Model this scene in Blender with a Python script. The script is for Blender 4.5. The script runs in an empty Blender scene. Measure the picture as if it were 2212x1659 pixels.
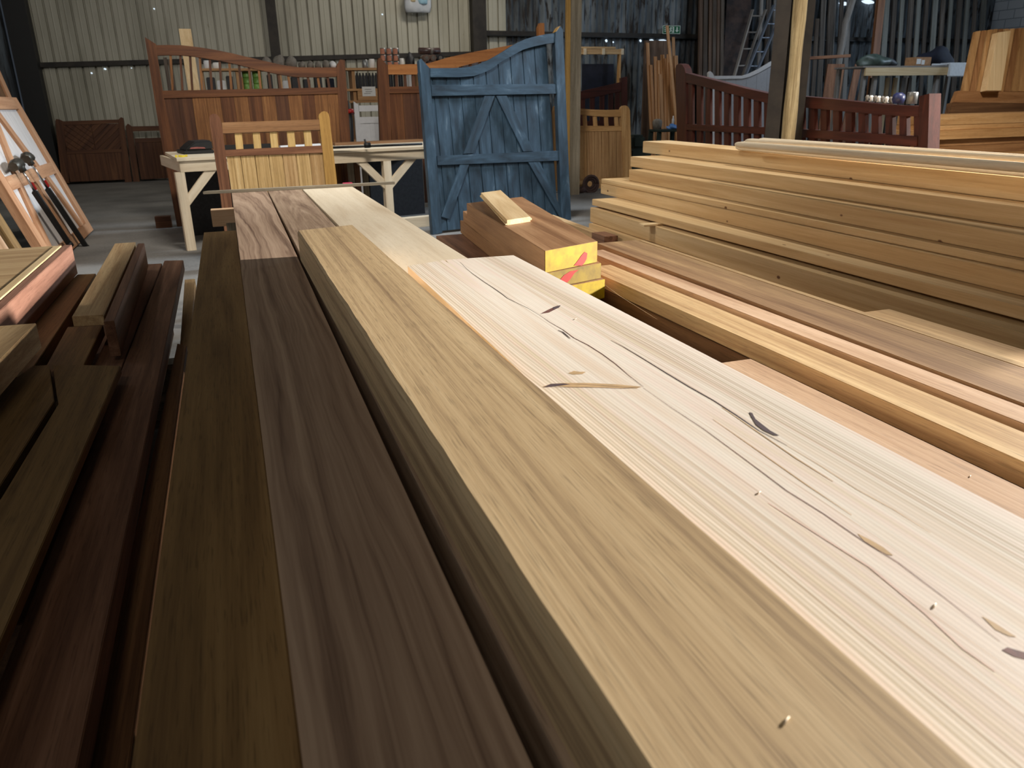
import bpy, bmesh, math, random
from mathutils import Vector, Matrix
random.seed(7)
V = Vector
SC = bpy.context.scene
COL = SC.collection
# ------------------------------------------------------------------ camera
FPX, CX, CY = 1680.0, 1106.0, 829.5
def _cam():
    d = V((478 - CX, -(231 - CY), FPX)); nx = 85.0
    n = V((nx, -(nx * d.x + FPX * FPX) / d.y, FPX)).normalized(); d.normalize()
    up = -n; right = up.cross(d)
    if right.x < 0: right = -right
    return right, d, up
RX, RY, RZ = _cam()                       # world axes seen from the camera
CAM = V((0, 0, 1.3))
c2w = lambda v: V((RX.dot(v), RY.dot(v), RZ.dot(v)))
cd = bpy.data.cameras.new('camera'); cam = bpy.data.objects.new('camera', cd); COL.objects.link(cam)
r_, u_, f_ = c2w(V((1, 0, 0))), c2w(V((0, 1, 0))), c2w(V((0, 0, 1)))
M = Matrix.Identity(4)
for i in range(3):
    M[i][0] = r_[i]; M[i][1] = u_[i]; M[i][2] = -f_[i]; M[i][3] = CAM[i]
cam.matrix_world = M
cd.sensor_width = 36; cd.lens = FPX / 2212 * 36; cd.clip_start = .02; cd.clip_end = 200
cd.dof.use_dof = True; cd.dof.focus_distance = 2.2; cd.dof.aperture_fstop = 9
SC.camera = cam
# ------------------------------------------------------------------ light and exposure
w = bpy.data.worlds.new('world'); SC.world = w; w.use_nodes = True
bg = w.node_tree.nodes['Background']; bg.inputs[0].default_value = (.55, .65, .8, 1); bg.inputs[1].default_value = .045
SC.view_settings.view_transform = 'Standard'; SC.view_settings.look = 'None'
SC.view_settings.exposure = 0.0; SC.view_settings.gamma = 1; SC.view_settings.use_curve_mapping = False
def area(name, loc, aim, sx, sy, power, col, spread=180):
    l = bpy.data.lights.new(name, 'AREA'); l.shape = 'RECTANGLE'; l.size = sx; l.size_y = sy
    l.energy = power; l.color = col; l.spread = math.radians(spread)
    o = bpy.data.objects.new(name, l); COL.objects.link(o); o.location = loc
    o.rotation_euler = (V(aim) - V(loc)).to_track_quat('-Z', 'Y').to_euler(); return o
area('right_lamp', (9.0, 2.0, 2.75), (0, 1.7, .7), .3, .55, 520, (1, .95, .885), 74)       # low reflector lamp off to the right
area('stack_lamp', (5.3, 3.2, 4.9), (5.6, 4.9, 0), .8, .4, 105, (1, .95, .88), 96)         # high bay lamp over the tall stack
area('bench_lamp', (.9, 5.2, 4.7), (1.3, 9.8, .4), 1.2, .5, 135, (1, .95, .87), 140)      # lamp in front of the bench
area('stack_face_fill', (-2.9, 6.2, 4.2), (3.2, 4.6, .6), 1.2, .3, 16, (1, .93, .82), 76)  # added fill for the left faces of the tall stack, no known fixture
area('rear_fill', (-1.5, -2.2, 4.9), (-.5, 1, 0), 1.2, .3, 36, (1, .93, .82))  # added fill behind the camera, lifts the dark left pile and beam side
area('floor_daylight_fill', (11.0, 9.4, 4.8), (-.8, 7.2, 0), .9, .6, 110, (.72, .86, 1), 42)  # added cool daylight for the floor by the bench, its opening unseen
area('corner_fill', (10.4, 10.4, 4.95), (12.6, 14.6, 1.2), 1.5, 1.0, 110, (.75, .87, 1))  # added cool fill for the right corner and the white gate
area('rear_lamp', (4.5, 13.6, 4.8), (4.2, 15.5, 0), 1.6, .5, 75, (1, .94, .83))
area('left_lamp', (-1.2, 11.5, 4.7), (-1.5, 14, 0), 1.2, .3, 25, (1, .97, .9))
area('door_daylight', (18.8, 11, 2.8), (6, 9, .8), 1.6, 1.6, 220, (.62, .8, 1))

# ------------------------------------------------------------------ geometry helpers
def ray(x, y): return c2w(V((x - CX, -(y - CY), FPX)))
def onz(x, y, z):
    r = ray(x, y); return CAM + r * ((z - CAM.z) / r.z)
def atY(x, y, Y):
    r = ray(x, y); return CAM + r * (Y / r.y)
WM = {}                                   # world matrix of everything built
def link(name, me, M4, mat, parent=None):
    o = bpy.data.objects.new(name, me); COL.objects.link(o)
    for m in (mat if isinstance(mat, (list, tuple)) else [mat]): me.materials.append(m)
    WM[o.name] = M4
    if parent:
        o.parent = parent; o.matrix_local = WM[parent.name].inverted() @ M4
    else: o.matrix_world = M4
    return o
def frame_of(grain, nor, org):
    y = grain.normalized(); z = nor - y * nor.dot(y)
    if z.length < 1e-5: z = y.orthogonal()
    z.normalize(); x = y.cross(z)
    M4 = Matrix.Identity(4)
    for i in range(3): M4[i][0] = x[i]; M4[i][1] = y[i]; M4[i][2] = z[i]; M4[i][3] = org[i]
    return M4
def add_prism(bm, pts, ext, mi=0):
    a = [bm.verts.new(p) for p in pts]; b = [bm.verts.new(p + ext) for p in pts]
    n = len(pts); fs = [bm.faces.new(a), bm.faces.new(b[::-1])]
    for i in range(n): fs.append(bm.faces.new((a[i], b[i], b[(i + 1) % n], a[(i + 1) % n])))
    for f in fs: f.material_index = mi
    return fs
def add_box(bm, x0, x1, y0, y1, z0, z1, mi=0):
    return add_prism(bm, [V((x0, y0, z0)), V((x1, y0, z0)), V((x1, y1, z0)), V((x0, y1, z0))], V((0, 0, z1 - z0)), mi)
def add_tube(bm, pts, rad, seg=10, mi=0, cap=True):
    rings = []
    for i, p in enumerate(pts):
        a = pts[max(i - 1, 0)]; b = pts[min(i + 1, len(pts) - 1)]
        t = (b - a).normalized(); s = t.orthogonal().normalized() if i == 0 else (s - t * s.dot(t)).normalized()
        q = t.cross(s); r = rad[i] if isinstance(rad, (list, tuple)) else rad
        rings.append([bm.verts.new(p + (s * math.cos(k * 2 * math.pi / seg) + q * math.sin(k * 2 * math.pi / seg)) * r) for k in range(seg)])
    for A, B in zip(rings, rings[1:]):
        for k in range(seg):
            f = bm.faces.new((A[k], A[(k + 1) % seg], B[(k + 1) % seg], B[k])); f.smooth = True; f.material_index = mi
    if cap:
        for f in (bm.faces.new(rings[0][::-1]), bm.faces.new(rings[-1])): f.material_index = mi
def add_lathe(bm, prof, org, seg=16, mi=0):
    rings = [[bm.verts.new(org + V((r * math.cos(k * 2 * math.pi / seg), r * math.sin(k * 2 * math.pi / seg), z))) for k in range(seg)] for r, z in prof]
    for A, B in zip(rings, rings[1:]):
        for k in range(seg):
            f = bm.faces.new((A[k], A[(k + 1) % seg], B[(k + 1) % seg], B[k])); f.smooth = True; f.material_index = mi
    bm.faces.new(rings[0][::-1]).material_index = mi; bm.faces.new(rings[-1]).material_index = mi
def add_blob(bm, c, rx, ry, rz, jit=.15, seed=0, mi=0, sub=3):
    rnd = random.Random(seed); d = bmesh.ops.create_icosphere(bm, subdivisions=sub, radius=1)
    k = [V((rnd.uniform(-3, 3), rnd.uniform(-3, 3), rnd.uniform(-3, 3))) for _ in range(5)]
    for v_ in d['verts']:
        n = v_.co.copy(); f = 1 + jit * sum(math.sin(n.dot(q) * 1.6 + q.x * 5) for q in k) / 3
        z = n.z * f
        v_.co = V((c[0] + n.x * rx * f, c[1] + n.y * ry * f, c[2] + (z if z > -.55 else -.55) * rz))
        for fc in v_.link_faces: fc.smooth = True; fc.material_index = mi
def mesh_of(name, bm, bevel=0):
    bmesh.ops.recalc_face_normals(bm, faces=bm.faces[:])
    if bevel:
        es = [e for e in bm.edges if len(e.link_faces) == 2 and e.calc_face_angle(0) > .6]
        bmesh.ops.bevel(bm, geom=es, offset=bevel, segments=2, affect='EDGES', clamp_overlap=True)
    me = bpy.data.meshes.new(name); bm.to_mesh(me); bm.free(); return me
def mesh(name, bm, mat, parent=None, M4=None, bevel=0, local=False):
    """bm in world coordinates unless local; M4 = object frame"""
    if M4 is None: M4 = Matrix.Identity(4) if parent is None else WM[parent.name].copy()
    if not local: bmesh.ops.transform(bm, matrix=M4.inverted(), verts=bm.verts[:])
    return link(name, mesh_of(name, bm, bevel), M4, mat, parent)
def tag(o, label, cat, group=None, kind=None):
    if label: o['label'] = label
    if cat: o['category'] = cat
    if group: o['group'] = group
    if kind: o['kind'] = kind
    return o
def thing(name, label, cat, loc, group=None):
    o = bpy.data.objects.new(name, None); COL.objects.link(o); o.empty_display_size = .05
    WM[o.name] = Matrix.Translation(V(loc)); o.matrix_world = WM[o.name]
    return tag(o, label, cat, group)
def solid(name, pts, ext, mat, parent=None, grain=None, bevel=.0015):
    """prism pts -> pts+ext with an own frame whose y runs along the grain"""
    pts = [V(p) for p in pts]; ext = V(ext)
    if grain is None:
        e = max(((pts[(i + 1) % len(pts)] - pts[i]) for i in range(len(pts))), key=lambda q: q.length)
        grain = e if e.length > ext.length else ext
    bm = bmesh.new(); add_prism(bm, pts, ext)
    c = sum(pts, V()) / len(pts)
    return mesh(name, bm, mat, parent, frame_of(V(grain), ext if abs(V(grain).normalized().dot(ext.normalized())) < .9 else V((0, 0, 1)), c), bevel)
def box(name, x0, x1, y0, y1, z0, z1, mat, parent=None, grain=None, bevel=.0015):
    return solid(name, [(x0, y0, z0), (x1, y0, z0), (x1, y1, z0), (x0, y1, z0)], (0, 0, z1 - z0), mat, parent,
                 grain or max(((V((x1 - x0, 0, 0))), V((0, y1 - y0, 0)), V((0, 0, z1 - z0))), key=lambda q: q.length), bevel)
def tube(name, pts, rad, mat, parent=None, seg=12):
    pts = [V(p) for p in pts]; bm = bmesh.new(); add_tube(bm, pts, rad, seg)
    return mesh(name, bm, mat, parent, frame_of(pts[-1] - pts[0], V((.13, .31, .9)), pts[0]))
class Plane:
    """an upright or leaning plane in the hall: origin, u along, v up, n towards the viewer"""
    def __init__(s, O, u, v):
        s.O = V(O); s.u = V(u).normalized(); s.v = V(v).normalized(); s.n = s.u.cross(s.v).normalized()
        if s.n.dot(CAM - s.O) < 0: s.n = -s.n
    def px(s, x, y, d=0):
        r = ray(x, y); o = s.O + s.n * d; return CAM + r * ((o - CAM).dot(s.n) / r.dot(s.n))
    def uv(s, x, y, d=0):
        p = s.px(x, y, d) - s.O; return p.dot(s.u), p.dot(s.v)
    def fy(s, x, d=0):
        lo, hi = 200, 900                 # picture row where the plane meets the floor
        for _ in range(40):
            m = (lo + hi) / 2
            lo, hi = (m, hi) if s.px(x, m, d).z > 0 else (lo, m)
        return m
    def pt(s, a, b, d=0): return s.O + s.u * a + s.v * b + s.n * d
    def part(s, name, pix, d0, d1, mat, parent=None, grain='v', bevel=.002):
        pix = [(x, s.fy(x, d1)) if y is None else (x, y) for x, y in pix]
        """outline given where its front face (depth d1) shows; thickness d0..d1 along n"""
        g = s.u if grain == 'u' else s.v if grain == 'v' else None
        return solid(name, [s.px(x, y, d1) for x, y in pix], s.n * (d0 - d1), mat, parent, g, bevel)
    def slab(s, name, uvs, d0, d1, mat, parent=None, grain='v', bevel=.002):
        g = s.u if grain == 'u' else s.v if grain == 'v' else None
        return solid(name, [s.pt(a, b, d1) for a, b in uvs], s.n * (d0 - d1), mat, parent, g, bevel)
def lean(n_back, deg):                    # direction of "up" for a thing leaning back along n_back
    a = math.radians(deg); return V((0, 0, 1)) * math.cos(a) + V(n_back).normalized() * math.sin(a)

# ------------------------------------------------------------------ materials
def lin(c): return tuple((x / 12.92 if x <= .04045 else ((x + .055) / 1.055) ** 2.4) for x in (k / 255 for k in c)) + (1,)
class NT:
    def __init__(s, name):
        s.m = bpy.data.materials.new(name); s.m.use_nodes = True; s.t = s.m.node_tree; s.p = s.t.nodes['Principled BSDF']
    def n(s, typ, **k):
        o = s.t.nodes.new(typ)
        for a, b in k.items():
            if a.startswith('i_'): o.inputs[int(a[2:]) if a[2:].isdigit() else a[2:]].default_value = b
            else: setattr(o, a, b)
        return o
    def l(s, a, b): s.t.links.new(a, b)
    def ramp(s, fac, stops, interp='LINEAR'):
        r = s.n('ShaderNodeValToRGB'); cr = r.color_ramp; cr.interpolation = interp
        while len(cr.elements) < len(stops): cr.elements.new(.5)
        for e, (p, c) in zip(cr.elements, stops): e.position = p; e.color = c
        s.l(fac, r.inputs[0]); return r.outputs[0]
    def math(s, op, a, b=None, clamp=False):
        o = s.n('ShaderNodeMath', operation=op); o.use_clamp = clamp
        for i, q in enumerate((a, b)):
            if q is None: continue
            if isinstance(q, (int, float)): o.inputs[i].default_value = q
            else: s.l(q, o.inputs[i])
        return o.outputs[0]
    def mix(s, fac, a, b, mode='MIX'):
        o = s.n('ShaderNodeMix', data_type='RGBA', blend_type=mode)
        for i, q in ((0, fac), (6, a), (7, b)):
            if isinstance(q, (int, float)): o.inputs[i].default_value = q
            elif isinstance(q, tuple): o.inputs[i].default_value = q
            else: s.l(q, o.inputs[i])
        return o.outputs[2]
    def noise(s, vec, scale=1, detail=3, rough=.55, dist=0):
        o = s.n('ShaderNodeTexNoise'); o.inputs['Scale'].default_value = scale; o.inputs['Detail'].default_value = detail
        o.inputs['Roughness'].default_value = rough; o.inputs['Distortion'].default_value = dist
        s.l(vec, o.inputs['Vector']); return o.outputs['Fac']
    def scaled(s, vec, sc):
        o = s.n('ShaderNodeVectorMath', operation='MULTIPLY'); s.l(vec, o.inputs[0]); o.inputs[1].default_value = sc; return o.outputs[0]
    def objvec(s):
        tc = s.n('ShaderNodeTexCoord'); oi = s.n('ShaderNodeObjectInfo')
        c = s.n('ShaderNodeCombineXYZ')
        for i, k in enumerate((31.7, 17.3, 23.9)): s.l(s.math('MULTIPLY', oi.outputs['Random'], k), c.inputs[i])
        a = s.n('ShaderNodeVectorMath', operation='ADD'); s.l(tc.outputs['Object'], a.inputs[0]); s.l(c.outputs[0], a.inputs[1])
        return a.outputs[0], oi.outputs['Random'], tc.outputs['Object']
    def bump(s, h, strength=.2, dist=.002):
        b = s.n('ShaderNodeBump'); b.inputs['Strength'].default_value = strength; b.inputs['Distance'].default_value = dist
        s.l(h, b.inputs['Height']); s.l(b.outputs[0], s.p.inputs['Normal'])
def wood(name, dark, mid, light, band=12, rough=.55, fine=130, pores=.35, bump=.15, wave=1.2, var=.16, spec=.3, knots=0):
    t = NT(name); v, rnd, ob = t.objvec()
    n1 = t.noise(t.scaled(v, (band, .55, band)), 1, 4, .55, wave)
    n2 = t.noise(t.scaled(v, (fine, 2.2, fine)), 1, 4, .65, .3)
    n3 = t.noise(t.scaled(v, (fine * 3, 14, fine * 3)), 1, 2, .5)
    f = t.math('ADD', t.math('MULTIPLY', n1, .68), t.math('MULTIPLY', n2, .32))
    c = t.ramp(f, [(.33, lin(dark)), (.5, lin(mid)), (.66, lin(light))])
    po = t.math('MULTIPLY', t.ramp(n3, [(.34, (1, 1, 1, 1)), (.42, (0, 0, 0, 1))]), pores)
    c = t.mix(po, c, lin(tuple(k * .55 for k in dark)))
    if knots:
        vo = t.n('ShaderNodeTexVoronoi'); vo.inputs['Scale'].default_value = 1; t.l(t.scaled(v, (7, 4, 7)), vo.inputs['Vector'])
        sp = t.n('ShaderNodeSeparateXYZ'); t.l(vo.outputs['Color'], sp.inputs[0])
        k = t.math('MULTIPLY', t.ramp(vo.outputs['Distance'], [(.045, (1, 1, 1, 1)), (.07, (0, 0, 0, 1))]), t.math('GREATER_THAN', sp.outputs[0], .2))
        c = t.mix(t.math('MULTIPLY', k, knots), c, lin((92, 52, 28)))
    hs = t.n('ShaderNodeHueSaturation'); t.l(c, hs.inputs['Color'])
    t.l(t.math('ADD', t.math('MULTIPLY', rnd, var), 1 - var / 2), hs.inputs['Value'])
    t.l(hs.outputs[0], t.p.inputs['Base Color'])
    t.p.inputs['Roughness'].default_value = rough; t.p.inputs['Specular IOR Level'].default_value = spec
    t.bump(t.math('ADD', t.math('MULTIPLY', n2, .7), t.math('MULTIPLY', n3, .3)), bump, .002)
    return t.m
def plain(name, col, rough=.5, metal=0, noise=.12, scale=20, col2=None, spec=.5, stretch=(1, 1, 1)):
    t = NT(name); v, rnd, ob = t.objvec()
    n = t.noise(t.scaled(v, tuple(scale * k for k in stretch)), 1, 4, .6)
    b = lin(col); a = lin(col2) if col2 else tuple(k * (1 - noise * 2.2) for k in b[:3]) + (1,)
    t.l(t.ramp(n, [(.35, a), (.62, b)]), t.p.inputs['Base Color'])
    t.p.inputs['Roughness'].default_value = rough; t.p.inputs['Metallic'].default_value = metal
    t.p.inputs['Specular IOR Level'].default_value = spec; t.bump(n, .08, .003); return t.m

def pine_face():
    """pale softwood: fine growth lines gathered near the edges, pinkish heart, brown resin streaks"""
    t = NT('pale_pine'); v, rnd, ob = t.objvec()
    sx = t.n('ShaderNodeSeparateXYZ'); t.l(ob, sx.inputs[0]); x, y = sx.outputs[0], sx.outputs[1]
    wob = t.noise(t.scaled(ob, (5, .7, 5)), 1, 3, .5)
    xx = t.math('ADD', x, t.math('MULTIPLY', t.math('SUBTRACT', wob, .5), .05))
    lines = t.math('SINE', t.math('MULTIPLY', xx, 950))
    dens = t.math('SINE', t.math('MULTIPLY', xx, 370))
    l01 = t.math('MULTIPLY', t.math('ADD', t.math('MULTIPLY', lines, .3), t.math('ADD', t.math('MULTIPLY', dens, .2), .5)), 1)
    edge = t.ramp(t.math('ADD', t.math('MULTIPLY', xx, 2.4), .5), [(.0, (.9,) * 3 + (1,)), (.2, (.75,) * 3 + (1,)), (.42, (.1,) * 3 + (1,)), (.7, (.25,) * 3 + (1,)), (.82, (.95,) * 3 + (1,)), (.97, (.1,) * 3 + (1,))])
    big = t.noise(t.scaled(v, (16, .5, 16)), 1, 3, .5, .8)
    c = t.ramp(big, [(.32, lin((226, 208, 188))), (.48, lin((236, 226, 212))), (.6, lin((234, 216, 202))), (.72, lin((224, 212, 182)))])
    c = t.mix(t.math('MULTIPLY', t.math('MULTIPLY', l01, edge), .85), c, lin((168, 152, 120)))
    st = t.noise(t.scaled(v, (60, .35, 60)), 1, 3, .6, .5)
    c = t.mix(t.math('MULTIPLY', t.ramp(st, [(.6, (0,) * 3 + (1,)), (.72, (1,) * 3 + (1,))]), .5), c, lin((170, 132, 88)))
    s2 = t.noise(t.scaled(v, (120, .25, 120)), 1, 2, .5, .3)
    c = t.mix(t.math('MULTIPLY', t.ramp(s2, [(.69, (0,) * 3 + (1,)), (.73, (1,) * 3 + (1,))]), .4), c, lin((140, 104, 78)))
    t.l(c, t.p.inputs['Base Color']); t.p.inputs['Roughness'].default_value = .6; t.p.inputs['Specular IOR Level'].default_value = .25
    t.bump(l01, .05, .001); return t.m

def swirl_wood():
    t = NT('swirling_hardwood'); v, rnd, ob = t.objvec()
    sx = t.n('ShaderNodeSeparateXYZ'); t.l(ob, sx.inputs[0]); x, y = sx.outputs[0], sx.outputs[1]
    wob = t.noise(t.scaled(ob, (9, 1.1, 9)), 1, 3, .5)
    dy = t.math('MAXIMUM', t.math('SUBTRACT', y, .95), 0)
    a = t.math('MULTIPLY', t.math('ADD', x, .13), 6.5); b = t.math('MULTIPLY', dy, .62)
    d = t.math('SQRT', t.math('ADD', t.math('MULTIPLY', a, a), t.math('MULTIPLY', b, b)))
    d = t.math('ADD', d, t.math('MULTIPLY', wob, .55))
    c = t.n('ShaderNodeCombineXYZ'); t.l(t.math('MULTIPLY', d, 6.5), c.inputs[0]); t.l(t.math('MULTIPLY', y, .15), c.inputs[1])
    n1 = t.noise(c.outputs[0], 1, 3, .6); n2 = t.noise(t.scaled(v, (140, 3, 140)), 1, 3, .6)
    f = t.math('ADD', t.math('MULTIPLY', n1, .78), t.math('MULTIPLY', n2, .22))
    t.l(t.ramp(f, [(.34, lin((104, 80, 66))), (.48, lin((158, 132, 111))), (.6, lin((182, 156, 133)))]), t.p.inputs['Base Color'])
    t.p.inputs['Roughness'].default_value = .5; t.p.inputs['Specular IOR Level'].default_value = .3; t.bump(n2, .12, .002); return t.m
W_SWIRL = swirl_wood()
W_PINE = pine_face()
W_BEAM = wood('golden_hardwood', (146, 120, 90), (192, 164, 124), (210, 184, 144), band=44, fine=200, pores=.35, wave=.5, rough=.6, var=.02)
W_FIG = wood('figured_hardwood', (108, 84, 68), (154, 130, 108), (180, 156, 133), band=9, fine=120, pores=.3, wave=3.2, var=.05)
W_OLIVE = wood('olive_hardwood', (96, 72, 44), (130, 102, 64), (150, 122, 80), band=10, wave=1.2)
W_PALE = wood('pale_planed_timber', (196, 176, 148), (214, 198, 172), (224, 210, 186), band=6, fine=70, pores=.12, wave=1.4, var=.04)
W_SOFT = wood('softwood', (196, 164, 118), (216, 188, 144), (228, 206, 166), band=14, pores=.1, var=.1)
W_STACK = wood('stacked_softwood', (186, 150, 104), (204, 172, 126), (218, 190, 146), band=16, pores=.08, var=.10, bump=.06, knots=.9)
W_STRIPE = wood('striped_hardwood', (112, 84, 60), (150, 120, 88), (184, 154, 112), band=11, wave=.5, pores=.3)
W_TAN = wood('tan_hardwood', (154, 120, 82), (188, 156, 114), (208, 180, 136), band=22, pores=.3)
W_PINK = wood('pink_hardwood', (152, 118, 92), (186, 154, 124), (204, 174, 146), band=14, pores=.3)
W_RED = wood('reddish_hardwood', (82, 54, 40), (114, 80, 60), (140, 104, 82), band=10, wave=2.2)
W_BROWN = wood('brown_hardwood', (76, 50, 32), (106, 74, 48), (130, 96, 64), band=14)
W_GATE = wood('oiled_gate_timber', (66, 38, 22), (98, 60, 36), (124, 80, 48), band=14, rough=.45, var=.1)
W_GATE_B = wood('gate_board_golden', (98, 62, 32), (130, 86, 48), (156, 110, 66), band=18, wave=3, var=.12)
W_GATE_C = wood('gate_board_dark', (62, 36, 22), (88, 54, 34), (112, 74, 46), band=14, var=.12)
W_OAK = wood('oak_gate_timber', (158, 116, 70), (188, 146, 96), (208, 170, 120), band=16, var=.08)
W_OAK_B = wood('oak_board_brown', (140, 102, 66), (172, 134, 92), (196, 160, 116), band=24, wave=2, var=.1)
W_GOLD = wood('golden_stile_timber', (150, 112, 56), (182, 142, 78), (206, 168, 104), band=16)
W_DKRED = wood('red_stained_timber', (52, 25, 18), (74, 36, 27), (94, 48, 37), band=10, rough=.4, var=.06, spec=.5)
W_OLD = wood('weathered_board', (58, 50, 44), (88, 78, 70), (120, 110, 100), band=18, rough=.85, var=.5)
W_OLDP = wood('pale_weathered_board', (110, 104, 98), (144, 138, 132), (168, 162, 156), band=18, rough=.85, var=.3)
W_BATTEN = wood('orange_batten', (140, 96, 60), (180, 132, 88), (204, 160, 114), band=20, var=.25)
W_POST = wood('weathered_post', (96, 86, 72), (134, 124, 106), (160, 150, 132), band=16, rough=.85)
W_LOG = wood('round_log', (120, 100, 70), (176, 156, 116), (206, 188, 150), band=10, wave=2.5, rough=.75)
W_YSTACK = wood('orange_brown_hardwood', (112, 76, 48), (150, 112, 78), (176, 138, 102), band=8, fine=120, pores=.15)
W_REDP = wood('mottled_pink_board', (120, 84, 68), (144, 104, 86), (164, 124, 104), band=8, wave=4, var=.02)
W_PANEL = wood('panel_frame_timber', (150, 106, 74), (178, 132, 98), (198, 154, 118), band=14, var=.1)
W_GATE_L = wood('orange_gate_timber', (136, 82, 40), (168, 108, 58), (188, 130, 76), band=14)
W_STILE = wood('dark_gate_stile', (92, 58, 40), (122, 82, 58), (146, 104, 76), band=14)
W_STILE2 = wood('brown_gate_rail', (110, 78, 50), (140, 102, 68), (160, 122, 86), band=14)
W_SLAT = wood('pale_slat', (170, 136, 80), (196, 164, 106), (214, 186, 132), band=14)
W_OAKP = wood('pale_gate_board', (150, 120, 74), (186, 154, 104), (208, 180, 132), band=26, var=.1)
W_OAKP2 = wood('brown_gate_board', (132, 100, 62), (166, 132, 88), (190, 158, 114), band=26, var=.1)
M_REDB = plain('dull_red_badge', (150, 84, 76), .6)
W_SHELF = wood('shelf_timber', (150, 106, 66), (184, 140, 94), (204, 164, 118), band=14)
M_TARPB = plain('bluish_bag', (110, 118, 138), .5, noise=.2)
M_TUBE = plain('brown_roll', (84, 64, 60), .35, noise=.2, scale=40)
M_TUBE2 = plain('tan_roll', (128, 104, 92), .4, noise=.2, scale=40)
M_PALEBLUE = plain('pale_blue_packet', (160, 200, 220), .4, noise=.05)
M_PALEBLUE2 = plain('blue_bag', (84, 130, 196), .45, noise=.1)
M_CARD2 = plain('buff_packet', (204, 184, 150), .5, noise=.1)
M_SIGNW = plain('sign_white', (222, 236, 226), .5, noise=.02)
M_NAVYB = plain('navy_tub', (44, 50, 92), .4)
W_OLDBR = wood('old_brown_board', (70, 54, 44), (100, 80, 66), (126, 106, 92), band=14, rough=.8)
W_OLDOR = wood('old_orange_board', (104, 64, 40), (146, 96, 62), (170, 120, 84), band=12)
W_OLDP2 = wood('grey_wall_board', (96, 94, 88), (124, 122, 114), (144, 142, 134), band=14, rough=.85, var=.3)
W_RSTK = wood('tan_stack_board', (150, 108, 64), (178, 136, 88), (198, 160, 112), band=10)
W_RSTK2 = wood('brown_stack_board', (126, 84, 50), (152, 108, 68), (174, 130, 88), band=10)
W_PINKL = wood('pinkish_pale_timber', (196, 150, 110), (218, 180, 142), (232, 204, 172), band=10, pores=.1)
P_YELLOW = plain('yellow_end_paint', (186, 158, 8), .65, 0, scale=14, col2=(146, 118, 14), stretch=(1, 1, 1))
P_DULL = plain('dull_yellow_end_paint', (150, 124, 22), .65, 0, scale=16, col2=(116, 92, 24))
P_REDMARK = plain('red_spray_mark', (196, 44, 34), .6)
M_BLACK = plain('black_painted_steel', (20, 20, 20), .55)
M_STEEL = plain('brown_steel', (52, 46, 40), .6, .2, scale=6, col2=(34, 30, 27))
M_CHROME = plain('chrome_rod', (200, 200, 200), .2, 1, noise=.02)
M_CAST = plain('cast_iron', (86, 82, 74), .45, .7)
M_ALU = plain('aluminium', (150, 158, 172), .4, .6, noise=.05)
M_WHITE = plain('white_paint', (214, 214, 216), .5, noise=.03)
M_WHITE_SHADE = plain('shaded_white_paint', (168, 170, 176), .5, noise=.04)  # same white paint as the rim, with the face's shade in its colour
M_WASH = plain('white_stained_board', (206, 198, 192), .6, noise=.08, scale=14, stretch=(3, .3, 3))
M_PINKP = plain('pink_plastic', (206, 62, 96), .35)
M_RED = plain('red_lever', (170, 24, 20), .4)
M_NAVY = plain('navy_cloth', (24, 28, 44), .9, noise=.2, scale=8)
M_GREEN = plain('dark_green_plastic', (42, 54, 48), .5)
M_LIME = plain('lime_can', (116, 160, 78), .4, noise=.1)
M_ORANGE = plain('orange_tin', (206, 136, 108), .5, noise=.1)
M_GREY = plain('grey_fabric', (128, 122, 114), .85, noise=.15, scale=30)
M_DARK = plain('dark_goods', (44, 44, 48), .6, noise=.2, scale=30)
M_CARD = plain('cardboard', (176, 130, 88), .8)
M_LABEL = plain('white_label', (222, 220, 216), .6, noise=.02)
M_BLUE = plain('blue_plastic', (40, 90, 150), .4)
M_CLOTHGR = plain('grey_green_tarp', (74, 88, 80), .5, noise=.2, scale=9)
M_BUBBLE = plain('white_foam_roll', (206, 208, 210), .6, noise=.06)
M_RUST = plain('rusty_sheet', (74, 58, 52), .85, .1, scale=5, col2=(44, 38, 38))
M_TIN = plain('grey_tin', (136, 138, 138), .4, .6)
M_BROWNC = plain('brown_rope', (74, 56, 52), .9, scale=60)
M_SAFE = plain('safety_green', (14, 104, 66), .5, noise=.03)
M_YCHIP = plain('yellow_label', (226, 206, 60), .6)
M_GROOVE = plain('dark_crack', (58, 38, 34), .9)
M_KNOT = plain('brown_knot', (120, 74, 62), .7, scale=60, col2=(78, 46, 44))
M_RESIN = plain('resin_streak', (204, 172, 128), .6)
M_PINKST = plain('pink_streak', (226, 198, 182), .6, noise=.03)
M_BARK = plain('bark_pocket', (70, 50, 56), .9, scale=80)
def blue_paint():
    t = NT('patchy_blue_paint'); v, rnd, ob = t.objvec()
    n = t.noise(t.scaled(v, (9, 2.6, 9)), 1, 5, .6, .6)
    n2 = t.noise(t.scaled(v, (40, 3, 40)), 1, 3, .6)
    f = t.math('ADD', t.math('MULTIPLY', n, .75), t.math('MULTIPLY', n2, .25))
    t.l(t.ramp(f, [(.34, lin((30, 44, 56))), (.5, lin((47, 68, 85))), (.6, lin((60, 83, 102))), (.74, lin((124, 144, 160)))]), t.p.inputs['Base Color'])
    t.p.inputs['Roughness'].default_value = .45; t.bump(n2, .1, .002); return t.m
P_BLUE = blue_paint()
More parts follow.
